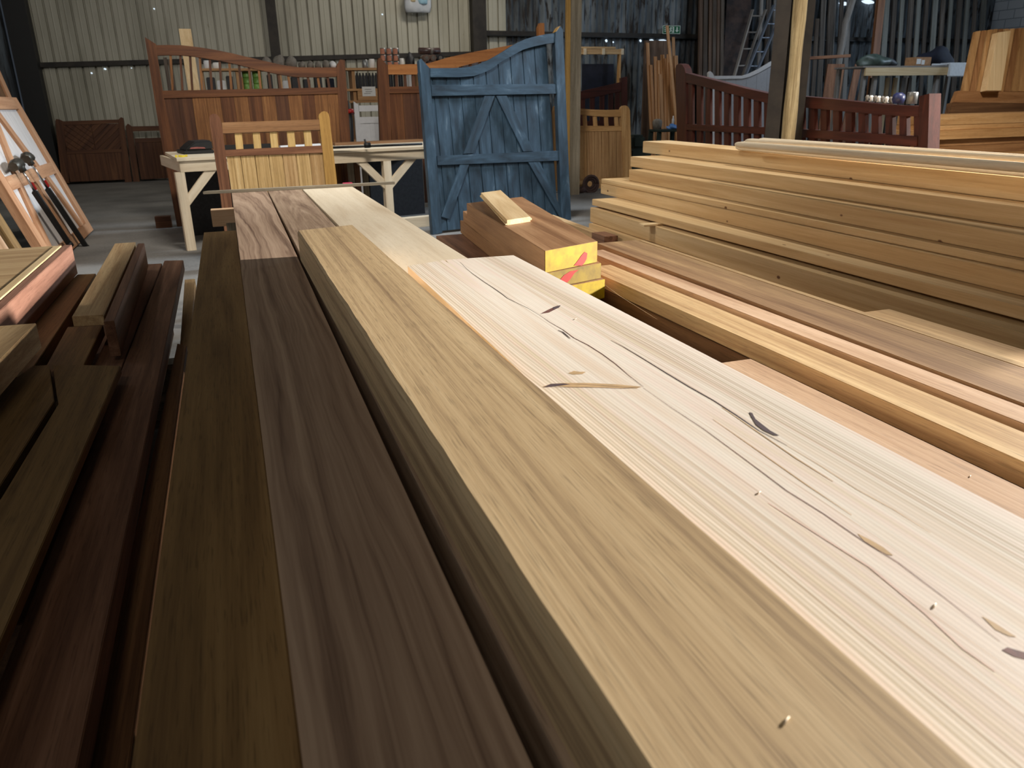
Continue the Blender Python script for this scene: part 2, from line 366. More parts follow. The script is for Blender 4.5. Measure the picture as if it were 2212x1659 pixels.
def concrete():
    t = NT('concrete_floor'); v, rnd, ob = t.objvec()
    n = t.noise(t.scaled(ob, (1.1, 1.1, 1)), 1, 5, .6); n2 = t.noise(t.scaled(ob, (40, 40, 40)), 1, 3, .6)
    f = t.math('ADD', t.math('MULTIPLY', n, .7), t.math('MULTIPLY', n2, .3))
    t.l(t.ramp(f, [(.35, lin((96, 93, 89))), (.6, lin((128, 125, 120)))]), t.p.inputs['Base Color'])
    t.p.inputs['Roughness'].default_value = .8; t.bump(n2, .1, .003); return t.m
def sheet(name, a, b, c, stain, rough=.6, st=.6):
    t = NT(name); v, rnd, ob = t.objvec()
    n = t.noise(t.scaled(ob, (1.2, 1, .35)), 1, 5, .6); n2 = t.noise(t.scaled(ob, (9, 9, 1.6)), 1, 5, .65, .5)
    col = t.ramp(n, [(.35, lin(a)), (.5, lin(b)), (.65, lin(c))])
    col = t.mix(t.ramp(n2, [(st, (0,) * 3 + (1,)), (st + .1, (1,) * 3 + (1,))]), col, lin(stain))
    t.l(col, t.p.inputs['Base Color']); t.p.inputs['Roughness'].default_value = rough; return t.m
M_CREAM = sheet('cream_sheet', (150, 146, 130), (172, 168, 152), (184, 180, 164), (126, 110, 88), .5, .66)
M_OLDSHEET = sheet('peeling_grey_sheet', (58, 62, 66), (96, 104, 110), (138, 146, 152), (42, 36, 33), .75, .5)
M_ROOF = sheet('roof_sheet', (60, 60, 58), (76, 76, 74), (88, 88, 86), (50, 46, 42), .8, .66)
def blockwork():
    t = NT('white_blockwork'); v, rnd, ob = t.objvec()
    br = t.n('ShaderNodeTexBrick'); br.inputs['Color1'].default_value = lin((206, 208, 210)); br.inputs['Color2'].default_value = lin((196, 200, 204))
    br.inputs['Mortar'].default_value = lin((150, 156, 162)); br.inputs['Scale'].default_value = 1; br.inputs['Mortar Size'].default_value = .012
    br.inputs['Brick Width'].default_value = .45; br.inputs['Row Height'].default_value = .22
    sp = t.n('ShaderNodeSeparateXYZ'); cb = t.n('ShaderNodeCombineXYZ'); t.l(ob, sp.inputs[0])
    t.l(t.math('ADD', sp.outputs[0], sp.outputs[1]), cb.inputs[0]); t.l(sp.outputs[2], cb.inputs[1]); t.l(cb.outputs[0], br.inputs[0])
    t.l(br.outputs[0], t.p.inputs['Base Color']); t.p.inputs['Roughness'].default_value = .8; return t.m
M_BLOCK = blockwork()
def clear_plastic():
    t = NT('clear_plastic'); t.p.inputs['Base Color'].default_value = lin((226, 230, 236)); t.p.inputs['Roughness'].default_value = .25
    t.p.inputs['Transmission Weight'].default_value = .35; t.p.inputs['IOR'].default_value = 1.3; return t.m
M_CLEAR = clear_plastic()

# ================================================================== the shed itself
WY, WXL, WXR, ROOF = 17.0, -3.35, 19.4, 5.2
def struct(name, bm, mat, parent=None, label=None):
    o = mesh(name, bm, mat, parent); o['kind'] = 'structure'
    if label: o['label'] = label
    return o
bm = bmesh.new(); add_box(bm, WXL - .3, WXR + .3, -7, WY + .3, -.12, 0); struct('floor', bm, concrete(), label='bare grey concrete workshop floor')
def profile_wall(name, x0, x1, prof, pitch, mat, z1=ROOF, y=WY, label=None):
    bm = bmesh.new(); pts = []; n = int((x1 - x0) / pitch + .999)
    for i in range(n):
        for a, d in prof: pts.append((x0 + i * pitch + a * pitch, y + d))
    pts = [p for p in pts if p[0] <= x1] + [(x1, y)]
    lo = [bm.verts.new((a, b, 0)) for a, b in pts]; hi = [bm.verts.new((a, b, z1)) for a, b in pts]
    for i in range(len(pts) - 1): bm.faces.new((lo[i], lo[i + 1], hi[i + 1], hi[i]))
    return struct(name, bm, mat, label=label)
BOXP = [(0, 0), (.36, 0), (.39, -.006), (.43, -.006), (.46, 0), (.83, 0), (.85, .06), (.985, .06)]
SINE = [(k / 8, .022 * math.sin(k / 8 * 2 * math.pi)) for k in range(8)]
profile_wall('wall_back', WXL, 5.88, BOXP, .216, M_CREAM, label='cream box-profile sheet wall at the back')
profile_wall('wall_back_right', 5.88, WXR, SINE, .15, M_OLDSHEET, label='dark corrugated back wall with peeling grey paint')
bm = bmesh.new()                                           # left wall: dark boards, seen edge on
for i in range(110):
    y0 = -6.9 + i * .217; add_box(bm, WXL - .06 - .012 * (i % 2), WXL - .03, y0, y0 + .205, 0, ROOF)
struct('wall_left', bm, M_OLDSHEET, label='dark boarded left wall')
bm = bmesh.new(); add_box(bm, WXR, WXR + .2, -7, WY + .2, 0, ROOF); struct('wall_right', bm, M_BLOCK, label='white painted blockwork wall far right')
bm = bmesh.new(); add_box(bm, WXL - .1, WXR + .2, -7.2, -7, 0, ROOF); struct('wall_front', bm, M_OLDSHEET)
bm = bmesh.new()
for i in range(115): add_box(bm, WXL - .1 + i * .2, WXL + .1 + i * .2, -7.1, WY + .2, ROOF + .02 * (i % 2), ROOF + .05 + .02 * (i % 2))
struct('ceiling', bm, M_ROOF)
TR = [0]
def trim(x0, x1, y0, y1, z0, z1, mat, x0b=None):
    TR[0] += 1; bm = bmesh.new()
    if x0b is None: add_box(bm, x0, x1, y0, y1, z0, z1)
    else:                                                  # a rail whose right end sits at another height
        add_prism(bm, [V((x0, y0, z0)), V((x1, y0, x0b)), V((x1, y0, x0b + z1 - z0)), V((x0, y0, z1))], V((0, y1 - y0, 0)))
    return struct('trim_%d' % TR[0], bm, mat)
trim(-3.3, -2.95, WY - .32, WY - .02, 0, ROOF, M_BLACK)             # corner stanchion
trim(-2.95, 5.1, WY - .09, WY - .01, 2.02, 2.10, M_STEEL, 2.22)     # girt, left bay
trim(5.36, WXR, WY - .12, WY - .02, 2.60, 2.70, M_STEEL, 2.52)      # girt, right bays
trim(5.36, WXR, WY - .16, WY - .1, 2.60, 2.62, M_BLACK, 2.52)
trim(1.04, 1.22, WY - .1, WY - .01, 2.1, ROOF, M_STEEL)             # stanchion between the cream sheets
trim(5.08, 5.37, WY - .25, WY - .02, 0, ROOF, M_STEEL)              # stanchion beside the old sheets
trim(10.45, 10.7, WY - .3, WY - .04, 0, ROOF, M_STEEL)
# small holes rusted through the sheets: the sky shows
sky = NT('daylight_sky'); sky.p.inputs['Base Color'].default_value = (0, 0, 0, 1)
sky.p.inputs['Emission Color'].default_value = (.72, .86, 1, 1); sky.p.inputs['Emission Strength'].default_value = 1.2
def sky_gap(px, w_, h_, y=WY - .045):
    p = atY(px[0], px[1], y); TR[0] += 1; bm = bmesh.new(); n = 9
    add_prism(bm, [p + V((math.cos(k * 2 * math.pi / n) * w_ * (1 + .3 * math.sin(k * 5)), 0, math.sin(k * 2 * math.pi / n) * h_)) for k in range(n)], V((0, .012, 0)))
    o = struct('window_%d' % TR[0], bm, sky.m, label='small gap in the sheeting with daylight showing')
for q, a, b in (((1310, 88), .025, .03), ((1325, 91), .014, .016), ((1384, 88), .024, .028), ((1408, 87), .05, .02), ((1432, 87), .09, .016)): sky_gap(q, a, b)
for q, a, b in (((227, 149), .02, .016), ((198, 158), .014, .014), ((333, 19), .012, .014), ((284, 147), .008, .008), ((826, 31), .014, .014)): sky_gap(q, a, b, WY - .008)
for q, a, b in (((1824, 8), .14, .04), ((1876, 4), .18, .05)): sky_gap(q, a, b, WY - .07)

# ================================================================== planks in the foreground
def lumber(label, x0, x1, y0, y1, z0, z1, mat, cat='plank', name='plank', group=None, xf=None, bevel=.0015):
    """x0,x1 at the near end y0; xf = shift of the far end"""
    s = xf or 0
    pts = [(x0, y0, z0), (x1, y0, z0), (x1 + s, y1, z0), (x0 + s, y1, z0)]
    return tag(solid(name, pts, (0, 0, z1 - z0), mat, None, V((s, y1 - y0, 0)), bevel), label, cat, group)
BEN = 'boards laid across the two trestles'
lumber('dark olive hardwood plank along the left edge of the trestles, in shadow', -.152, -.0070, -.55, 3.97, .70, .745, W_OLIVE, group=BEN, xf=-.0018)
o = solid('plank', [(-.006, -.55, .70), (.160, -.55, .70), (.203, 5.26, .70), (-.008, 5.26, .70)], (0, 0, .1), W_SWIRL, None, V((0, 1, 0)))
tag(o, 'brown hardwood plank with swirling figure at its far end, left of the thick beam', 'plank', BEN)
o = solid('plank', [(.186, -.55, .70), (.395, -.55, .70), (.412, 5.25, .70), (.208, 5.25, .70)], (0, 0, .1), W_FIG, None, V((0, 1, 0)))
tag(o, 'plain brown plank whose far end shows between the swirling plank and the pale one', 'plank', BEN)
o = solid('plank', [(.420, -.55, .70), (.72, -.55, .70), (.735, 5.27, .70), (.420, 5.25, .70)], (0, 0, .1), W_PALE, None, V((0, 1, 0)))
tag(o, 'wide pale planed plank reaching towards the blue gate', 'plank', BEN)
# the thick beam
bm = bmesh.new(); rnd = random.Random(3); N = 60
ring = []
for i in range(N + 1):
    y = -.6 + i / N * 3.36; e = .0006 * math.sin(y * 9) + .0005 * math.sin(y * 31 + 1) + rnd.uniform(-.0005, .0005); e2 = .0008 * math.sin(y * 13 + 2)
    xl, xr = .201 - .004 * y, .399 - .0045 * y; yy = 1.0
    sk = .05 * (i == N)
    ring.append([bm.verts.new(p) for p in ((xl, y, .80), (xl + e, y, .893), (xl + e + .005, y, .9), (xr - .004 + e2, y + sk, .9), (xr + e2, y + sk, .895), (xr, y + sk, .80))])
for A, B in zip(ring, ring[1:]):
    for k in range(6): bm.faces.new((A[k], A[(k + 1) % 6], B[(k + 1) % 6], B[k]))
bm.faces.new(ring[0][::-1]); bm.faces.new(ring[-1])
tag(mesh('squared_timber', bm, W_BEAM, None, frame_of(V((0, 1, 0)), V((0, 0, 1)), V((.3, 1, .85)))),
    'thick golden brown hardwood beam lying on top of the planks in front', 'beam')
# the wide pine slab, with its split, knots and resin marks as faces of the same mesh
ZS = .84
bm = bmesh.new()
bot = [(.415, -.6), (.80, -.6), (.817, 2.33), (.598, 2.345), (.594, 2.29), (.590, 2.343), (.468, 2.30)]
fs = add_prism(bm, [V((x, y, .80)) for x, y in bot], V((0, 0, ZS - .80)))
def mark(pix, mi, up=.00025):
    f = bm.faces.new([bm.verts.new(onz(x, y, ZS + up)) for x, y in pix]); f.material_index = mi
def streak(pix, wd, mi, up=.0003):
    c = [onz(x, y, ZS + up) for x, y in pix]; L = []; Rr = []
    for i, p in enumerate(c):
        t = (c[min(i + 1, len(c) - 1)] - c[max(i - 1, 0)]).normalized(); s = V((t.y, -t.x, 0)); h = .55 * wd * (.25 + .75 * math.sin(math.pi * (i + .3) / (len(c) - .4)))
        L.append(bm.verts.new(p - s * h)); Rr.append(bm.verts.new(p + s * h))
    for i in range(len(c) - 1): bm.faces.new((L[i], Rr[i], Rr[i + 1], L[i + 1])).material_index = mi
streak([(994, 566), (1010, 582), (1022, 592), (1046, 609), (1066, 622), (1086, 636), (1096, 644), (1112, 652), (1140, 665), (1165, 680)], .0016, 1)
streak([(1165, 680), (1188, 696), (1216, 712), (1240, 730), (1270, 745), (1300, 764), (1330, 786), (1360, 812), (1390, 835)], .0018, 2)
mark([(1167, 678), (1186, 668), (1204, 660), (1211, 661), (1204, 666), (1186, 675)], 2)
mark([(1196, 663), (1211, 659), (1207, 665), (1194, 668)], 4, .0005)
streak([(1206, 713), (1216, 717), (1224, 724), (1232, 731)], .003, 4, .0005)
mark([(1172, 835), (1190, 829), (1220, 827), (1270, 827), (1330, 830), (1386, 835), (1376, 839), (1320, 838), (1270, 836), (1230, 836), (1200, 834)], 3)
streak([(1174, 836), (1230, 836.5), (1290, 837), (1340, 839), (1386, 836)], .0012, 2, .0005)
mark([(1174, 836), (1190, 829), (1218, 828), (1232, 830), (1210, 833), (1190, 835)], 4, .0005)
streak([(1210, 829), (1260, 830), (1320, 834), (1380, 837)], .0009, 2, .0005)
streak([(1320, 735), (1345, 748), (1390, 775), (1440, 806), (1490, 836), (1540, 864), (1590, 896), (1640, 930), (1700, 962)], .0022, 4)
mark([(1618, 890), (1625, 892), (1632, 905), (1646, 916), (1664, 930), (1684, 941), (1672, 940), (1650, 930), (1634, 918), (1626, 905)], 4, .0005)
streak([(1700, 962), (1770, 1004), (1850, 1056), (1930, 1100), (2010, 1150)], .001, 3)
streak([(1390, 838), (1450, 880), (1520, 926), (1600, 985), (1700, 1060), (1780, 1110), (1860, 1165), (1940, 1215), (2040, 1290), (2160, 1385)], .0013, 2)
mark([(1852, 1152), (1880, 1166), (1908, 1182), (1930, 1200), (1916, 1198), (1890, 1184), (1866, 1168)], 3)
mark([(2120, 1330), (2150, 1346), (2196, 1376), (2180, 1374), (2150, 1360)], 3)
mark([(2164, 1404), (2176, 1398), (2230, 1414), (2230, 1428), (2190, 1418)], 2)
streak([(1660, 1086), (1760, 1150), (1880, 1225), (2000, 1325), (2080, 1400), (2150, 1450)], .0028, 5)
mark([(1227, 806), (1240, 801), (1252, 803), (1266, 803), (1258, 808), (1238, 809)], 3)
streak([(1300, 610), (1340, 640), (1420, 690)], .001, 3)
streak([(1560, 880), (1640, 935), (1720, 990), (1800, 1040)], .0022, 3)
streak([(1540, 905), (1640, 975), (1740, 1045), (1840, 1112)], .0016, 3)
tag(mesh('pine_plank', bm, [W_PINE, M_GROOVE, M_KNOT, M_RESIN, M_BARK, M_PINKST], None, frame_of(V((0, 1, 0)), V((0, 0, 1)), V((.61, .8, .82)))),
    'wide pale pine slab with knots and a long split beside the thick beam', 'plank')
# a few shavings lying about
for i, (q, zz) in enumerate((((1243, 690), ZS), ((1700, 1560), .9), ((2096, 1030), .65), ((1640, 1066), ZS), ((2020, 1310), ZS))):
    p = onz(q[0], q[1], zz); bm = bmesh.new()
    add_tube(bm, [p + V((-.004, -.002, .0006)), p + V((0, .001, .001)), p + V((.004, .003, .0006))], .0006, 6)
    tag(mesh('wood_shaving', bm, W_PALE), ['tiny pale shaving on the pine slab near its far end', 'tiny pale chip on the thick beam at bottom right',
        'tiny pale chip on the pinkish plank at the right', 'tiny shaving on the pine slab near its middle', 'tiny shaving on the pine slab towards its near end'][i], 'shaving', 'wood shavings')
# trestles that carry them
def trestle(label, y, x0, x1, mat):
    t = thing('trestle', label, 'trestle', (.3, y, 0)); 
    box('top_beam', x0, x1, y - .05, y + .05, .60, .70, mat, t)
    for sx in (x0 + .08, x1 - .16):
        for s in (-1, 1):
            solid('leg', [(sx, y + s * .05, .62), (sx + .08, y + s * .05, .62), (sx + .08, y + s * .30, 0), (sx, y + s * .30, 0)], (0, -s * .05, 0), W_POST, t, V((0, s * .25, -.62)))
        box('stretcher', sx, sx + .08, y - .2, y + .2, .22, .29, W_POST, t)
trestle('pinkish grey trestle under the far ends of the planks', 5.27, -.145, .74, W_PINKL)
trestle('grey trestle under the near planks', .9, -.13, .74, W_POST)
# things seen about the far trestle
a, b = onz(440, 413, .8).x, onz(852, 398, .8).x
o = solid('sticker_batten', [(a, 5.205, .8005), (b, 5.225, .8005), (b, 5.262, .8005), (a + .03, 5.242, .8005)], (0, 0, .017), W_POST, None, V((1, 0, 0)))
tag(o, 'thin grey brown batten lying crosswise on the far ends of the planks', 'batten')
for q, k, l in (((566, 571), .735, 'small pink plastic packer behind the end of the swirling plank'), ((643, 652), .755, 'small pink plastic packer between the brown and the pale plank'),
             ((742, 762), .80, 'larger shiny pink plastic packer at the right corner of the pale plank')):
    a, b = atY(q[0], 415, 5.30).x, atY(q[1], 415, 5.30).x
    tag(box('plastic_packer', a, b, 5.275, 5.315, .7005, k + .02, M_PINKP, None, None, .001), l, 'packer', 'pink packers at the plank ends')
# ================================================================== stack with yellow painted ends
def quad(label, pix, z, h, mat, cat='board', name='board', group=None, near=0, grain=None, nfar=0):
    """top face outline far-left, far-right, near-right, near-left at height z; near = metres added at the near end"""
    fl, fr, nr, nl = [onz(x, y, z) for x, y in pix]
    for A, B, w_ in ((fl, nl, 0), (fr, nr, 1)):
        d = (B - A).normalized()
        B += d * near; A -= d * nfar
    return tag(solid(name, [fl, fr, nr, nl], (0, 0, -h), mat, None, (nl - fl) + (nr - fr)), label, cat, group)
YG = 'timbers with yellow painted ends'
def yellow(label, pix, z, h, paint=None):
    t = thing('timber', label, 'timber', onz(*pix[3], z - h), YG)
    P = [onz(x, y, z) for x, y in pix]
    solid('body', P, (0, 0, -h), W_YSTACK, t, (P[3] - P[0]))
    d = (P[3] - P[0]).normalized() * .004
    e = solid('painted_end', [P[3], P[2], P[2] + d, P[3] + d], (0, 0, -h), paint or P_YELLOW, t, None, .0008); e['label'] = 'yellow painted end'
    return t, P, d
t, P, d = yellow('top timber of the yellow-ended stack, with a red spray mark on its end', [(1008, 439), (1128, 425), (1290, 521), (1177, 542)], .802, .078)
def redmark(par, pix, P, d):
    n = V((0, -1, 0)); pl = Plane(P[3] + d, P[2] - P[3], V((0, 0, 1)))
    pl.part('spray_mark', pix, 0, .0012, P_REDMARK, par, None, 0)['label'] = 'red spray mark'
redmark(t, [(1240, 573.5), (1247, 565), (1256, 552), (1263, 544), (1269, 547), (1267, 560), (1261, 570), (1257, 573.5)], P, d)
t, P, d = yellow('dull yellow-ended timber, middle of its stack', [(1000, 456), (1124, 445), (1298, 568), (1182, 590)], .722, .057, P_DULL)
redmark(t, [(1211, 603), (1219, 594), (1232, 586), (1250, 583), (1241, 590), (1233, 602), (1226, 610), (1212, 608)], P, d)
yellow('bright yellow-ended timber, third from the top of its stack', [(994, 476), (1080, 471), (1306, 603), (1196, 624)], .663, .072)
b0 = onz(990, 480, .62)
for i in range(4):
    zt = .589 - i * .147; dx = .01 * (i % 2)
    lumber('reddish timber low in the yellow-ended stack, %s' % ['just under the yellow ends', 'second below the yellow ends', 'third below the yellow ends', 'on the floor'][i],
           1.01 + dx, 1.24 + dx, 2.72, 4.35, max(zt - .144, 0) , zt, W_RED, 'timber', 'timber', 'lower timbers of the yellow-ended stack', xf=.05)
bm = bmesh.new(); pts = [onz(x, y, .8025) for x, y in ((1039, 425), (1082, 419), (1146, 479), (1095, 487))]
o = solid('tongued_offcut', pts, (0, 0, .022), W_SOFT, None, pts[3] - pts[0])
tag(o, 'short pale tongued offcut lying on the yellow-ended stack', 'offcut')
e = (pts[3] - pts[2]).normalized(); dd = (pts[3] - pts[0]).normalized()
solid('tongue', [pts[2] + V((0, 0, .007)), pts[2] + V((0, 0, .015)), pts[1] + V((0, 0, .015)), pts[1] + V((0, 0, .007))], -e * .008, W_SOFT, o, dd, .0005)
solid('groove_edge', [pts[3] + V((0, 0, .002)), pts[3] + V((0, 0, .008)), pts[0] + V((0, 0, .008)), pts[0] + V((0, 0, .002))], e * .008, W_SOFT, o, dd, .0005)

# ================================================================== hardwood boards between slab and big stack
HG = 'hardwood boards right of the pine slab'
lumber('short brown board beside the pine slab, partly covered by the pinkish board', 1.03, 1.19, .3, 2.02, .585, .62, W_PINK, group=HG, name='board', cat='board')
lumber('pinkish brown board nearest the pine slab on the right, with a square far end', 1.13, 1.235, .1, 1.64, .622, .65, W_PINK, group=HG, name='board', cat='board')
lumber('golden pale board with a rough edge, right of the yellow-ended stack', 1.330, 1.455, .2, 2.92, .60, .65, W_TAN, group=HG, name='board', cat='board')
lumber('pink board right of the golden pale board, beyond a dark gap', 1.495, 1.578, .2, 3.25, .60, .65, W_PINK, group=HG, name='board', cat='board')
lumber('brown striped board beside the tall stack', 1.585, 1.80, .2, 3.42, .60, .65, W_STRIPE, group=HG, name='board', cat='board', xf=.04)
lumber('pale sapwood strip along the far edge of the striped board', 1.803, 1.83, .2, 3.40, .60, .65, W_TAN, group=HG, name='board', cat='board', xf=.04)
lumber('narrow board showing between the sapwood board and the tall stack', 1.9, 2.1, .2, 2.05, .565, .60, W_TAN, group=HG, name='board', cat='board')
lumber('short board end poking out above the striped board', 1.70, 1.84, 3.0, 3.62, .565, .598, W_OAK_B, group=HG, name='board', cat='board')
nam = ['first', 'second', 'third', 'fourth', 'fifth', 'sixth', 'seventh', 'eighth']
for i in range(6):
    zt = .598 - i * .1; ww = (i * 37 % 5) * .006
    lumber('dark brown board edge under the golden pale board, %s down' % nam[i], 1.325 + ww, 1.452 + ww, 0.2, 2.88 - .03 * (i % 3), max(zt - .09, 0), zt, W_BROWN, group='dark boards under the hardwood boards', name='board', cat='board')
for i in range(3):
    zt = .597 - i * .2
    lumber('dark board in the gap under the pink and striped boards, %s down' % nam[i], 1.48, 1.69, .2, 3.2, max(zt - .19, 0), zt, W_BROWN, group='dark boards under the hardwood boards', name='board', cat='board')
lumber('dark timber under the short boards beside the trestle', 1.04, 1.25, .1, 1.9, 0, .583, W_BROWN, name='timber', cat='timber')
lumber('timber under the narrow board beside the tall stack', 1.9, 2.1, .2, 2.0, 0, .563, W_BROWN, name='timber', cat='timber')

# ================================================================== the tall stack of softwood beams
SG = 'softwood beams in the tall stack on the right'
def beamrow(label, far, near, z, h, wd=.22, ext=1.3, mat=None, group=SG):
    A, B = onz(*far, z), onz(*near, z); d = (B - A).normalized(); B = B + d * ext; r = V((-d.y, d.x, 0))
    if r.x < 0: r = -r
    return tag(solid('softwood_timber', [A, B, B + r * wd, A + r * wd], (0, 0, -h), mat or W_STACK, None, d, .003), label, 'beam', group)
rows = [('topmost beam of the tall stack, under the pale poles', (1389, 305), (2212, 385), .945, .098, .26),
        ('second beam from the top of the tall stack', (1362, 338), (2212, 448), .845, .083, .36),
        ('third beam from the top of the tall stack', (1359, 366), (2212, 509), .760, .088, .42),
        ('fourth beam of the tall stack, with a bright top edge', (1299, 386), (2212, 565), .670, .036, .5),
        ('fifth beam of the tall stack, just under the bright-edged one', (1298, 396), (2212, 592), .632, .085, .5),
        ('sixth beam of the tall stack, thin, with a gap under it', (1279, 430), (1956, 600), .545, .048, .56),
        ('seventh beam of the tall stack, below the dark gap', (1275, 448), (1700, 572), .483, .115, .56),
        ('eighth beam of the tall stack, near the floor', (1272, 482), (1640, 610), .365, .12, .56),
        ('ninth beam of the tall stack, near the floor', (1276, 498), (1640, 640), .243, .12, .56),
        ('bottom beam of the tall stack, on the floor', (1276, 530), (1600, 672), .12, .12, .56)]
for l, a, b, z, h, wd in rows: beamrow(l, a, b, z, h, wd, 2.2)
p = onz(1372, 470, .545)
tag(box('spacer_block', p.x + .05, p.x + .3, p.y - .04, p.y + .04, .484, .497, W_SOFT), 'small spacer block in the gap of the tall stack', 'spacer')
for l, a, b, z, h in (('low board sticking out left of the tall stack, behind the yellow ends', (1180, 465), (1296, 508), .33, .055), ('lower board under the one sticking out left of the tall stack', (1190, 482), (1330, 548), .27, .06)):
    A, B = onz(*a, z), onz(*b, z); tag(solid('board', [A, B, B + V((.07, .0, 0)), A + V((.07, 0, 0))], (0, 0, -h), W_TAN, None, B - A), l, 'board')
A = onz(1180, 465, .2); tag(box('timber', A.x - .5, A.x - .36, 4.5, 5.5, 0, .205, W_BROWN), 'dark timber on the floor carrying the boards left of the tall stack', 'timber')
a = onz(1293, 507, .36); tag(box('timber_block', a.x, a.x + .11, a.y - .1, a.y + .12, .275, .36, W_RED), 'small square reddish block left of the tall stack', 'block')
# pale poles on top
PG = 'round pale poles on the tall stack'
for i, (a, b, dz) in enumerate((((1592, 318), (2212, 372), 0), ((1590, 312), (2212, 362), .035), ((1606, 309), (2212, 354), .035), ((1612, 305), (2212, 347), .06), ((1640, 303), (2212, 342), .06))):
    zc = (.968, 1.004, .968, 1.006, .968)[i]; A = onz(*a, zc); B = onz(*b, zc); d = (B - A).normalized()
    tag(tube('pole', [A, A + d * .02, A + d * .06, B, B + d * 1.0], [.012, .017, .021, .021, .021], W_PALE), ['lowest front pole of the bundle on the tall stack', 'pale pole with its end sticking out furthest left', 'middle pole of the bundle on the tall stack',
        'upper pole of the bundle on the tall stack', 'rearmost pole of the bundle on the tall stack'][i], 'pole', PG)

# ================================================================== pile of boards on the left
LG = 'boards in the dark pile on the left'
def lpile(label, pix, z, h, mat, near=0, **k): return quad(label, pix, z, h, mat, 'board', 'board', LG, near, **k)
# wide cream panel with a reddish board on edge beside it
t = thing('blockboard_panel', 'wide cream panel with a light edge strip lying at the far left of the pile', 'panel', (-1.2, 3.4, .60))
box('panel_face', -1.75, -.805, 2.64, 4.08, .652, .713, W_TAN, t, V((1, 0, 0)))
box('edge_strip', -.803, -.772, 2.64, 4.05, .652, .7165, W_SOFT, t)
tag(box('board', -.768, -.735, 2.64, 4.08, .577, .713, W_REDP, None), 'reddish board on edge along the right side of the cream panel', 'board', LG)
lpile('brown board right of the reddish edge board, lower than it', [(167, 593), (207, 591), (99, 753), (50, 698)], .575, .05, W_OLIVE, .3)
lpile('pale topped short board lying highest in the middle of the pile, its far end lit', [(248, 526), (293, 523), (223, 680), (155, 684)], .68, .034, W_TAN)
a = onz(296, 524, .68); b = onz(226, 684, .68)
tag(solid('board', [(a.x + .004, a.y - .02, .563), (b.x + .004, b.y - .06, .563), (b.x + .034, b.y - .06, .563), (a.x + .034, a.y - .02, .563)], (0, 0, .115), W_RED, None, b - a),
    'reddish board on edge against the right side of the pale topped board', 'board', LG)
lpile('brown board right of the board on edge, left of the long dark slit', [(308, 571), (350, 569), (262, 795), (200, 795)], .545, .05, W_RED, .4)
lpile('long reddish board with a light right edge, right of the slit', [(355, 563), (396, 562), (165, 1659), (-74, 1659)], .56, .05, W_RED, .15)
lpile('narrow dark board beside the trestle planks, right of the long reddish board', [(383, 742), (403, 746), (278, 1659), (180, 1659)], .50, .05, W_BROWN, .2)
lpile('light tan board end far down beside the trestle planks', [(399, 604), (421, 602), (410, 740), (389, 742)], .445, .05, W_TAN, .3)
lpile('short tan board whose end shows under the pale topped board', [(146, 706), (223, 703), (177, 796), (105, 780)], .584, .036, W_OLIVE, .3)
def lpoly(label, pix, z, h, mat):
    P = [onz(x, y, z) for x, y in pix]; return tag(solid('board', P, (0, 0, -h), mat, None, V((0, 1, 0))), label, 'board', LG)
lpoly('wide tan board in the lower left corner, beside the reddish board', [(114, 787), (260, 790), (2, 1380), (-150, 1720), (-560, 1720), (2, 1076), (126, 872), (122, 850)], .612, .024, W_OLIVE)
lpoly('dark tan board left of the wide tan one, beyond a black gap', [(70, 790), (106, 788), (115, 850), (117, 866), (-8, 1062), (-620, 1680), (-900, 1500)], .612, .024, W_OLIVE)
lpile('thick pale board end at the left frame edge, its top catching the light', [(-160, 716), (78, 698), (-60, 838), (-420, 838)], .715, .075, W_TAN, .5)
for i, (x0, x1, y0, y1, z0, z1) in enumerate(((-.62, -.36, 1.3, 4.0, .26, .494), (-.90, -.625, 1.5, 3.9, .3, .525), (-1.75, -.93, 1.2, 4.0, .3, .54))):
    lumber('dark timber low in the left pile, %s' % ['nearest the trestle planks', 'in its middle', 'under the cream panel'][i], x0, x1, y0, y1, z0, z1, W_BROWN, 'timber', 'timber', 'timbers low in the left pile')
for i, y in enumerate((1.7, 3.5)):
    lumber('bearer on the floor under the left pile, %s' % ['near one', 'far one'][i], -1.8, -.3, y, y + .1, 0, .258, W_POST, 'bearer', 'bearer', 'bearers under the left pile')
for i, y in enumerate((1.75, 3.55)):
    lumber('packing piece on a bearer under the left pile, %s' % ['near one', 'far one'][i], -1.75, -.64, y, y + .08, .259, .299, W_POST, 'bearer', 'bearer', 'bearers under the left pile')

# ================================================================== big white and brown leaf leaning on the left
PL = Plane((-1.535, 9.94, 0.0), (0, -1, 0), (-.319, 0, .948))
t = thing('garage_door_leaf', 'large brown framed door leaf with white boards, leaning back at far left', 'door leaf', (-1.5, 8.8, 0))
T0, T1 = -.075, 0
def R4(a0, a1, b0, b1): return [(a0, b0), (a1, b0), (a1, b1), (a0, b1)]
PL.slab('stile', R4(0, .19, .02, 1.51), T0, T1, W_PANEL, t); PL.slab('stile', R4(2.14, 2.32, .02, 1.51), T0, T1, W_PANEL, t)
PL.slab('rail', R4(.19, 2.14, 1.39, 1.51), T0, T1, W_PANEL, t, 'u'); PL.slab('rail', R4(.19, 2.14, .70, .82), T0, T1, W_PANEL, t, 'u')
PL.slab('rail', R4(.19, 2.14, .02, .13), T0, T1, W_PANEL, t, 'u')
bm = bmesh.new()
for i in range(13): add_prism(bm, [PL.pt(a, b, -.03) for a, b in R4(.19 + i * .15, .19 + i * .15 + .147, .13, 1.39)], PL.n * -.03)
mesh('white_boarding', bm, M_WASH, t, frame_of(PL.v, PL.n, PL.pt(1, .7)))['label'] = 'white stained boarding'
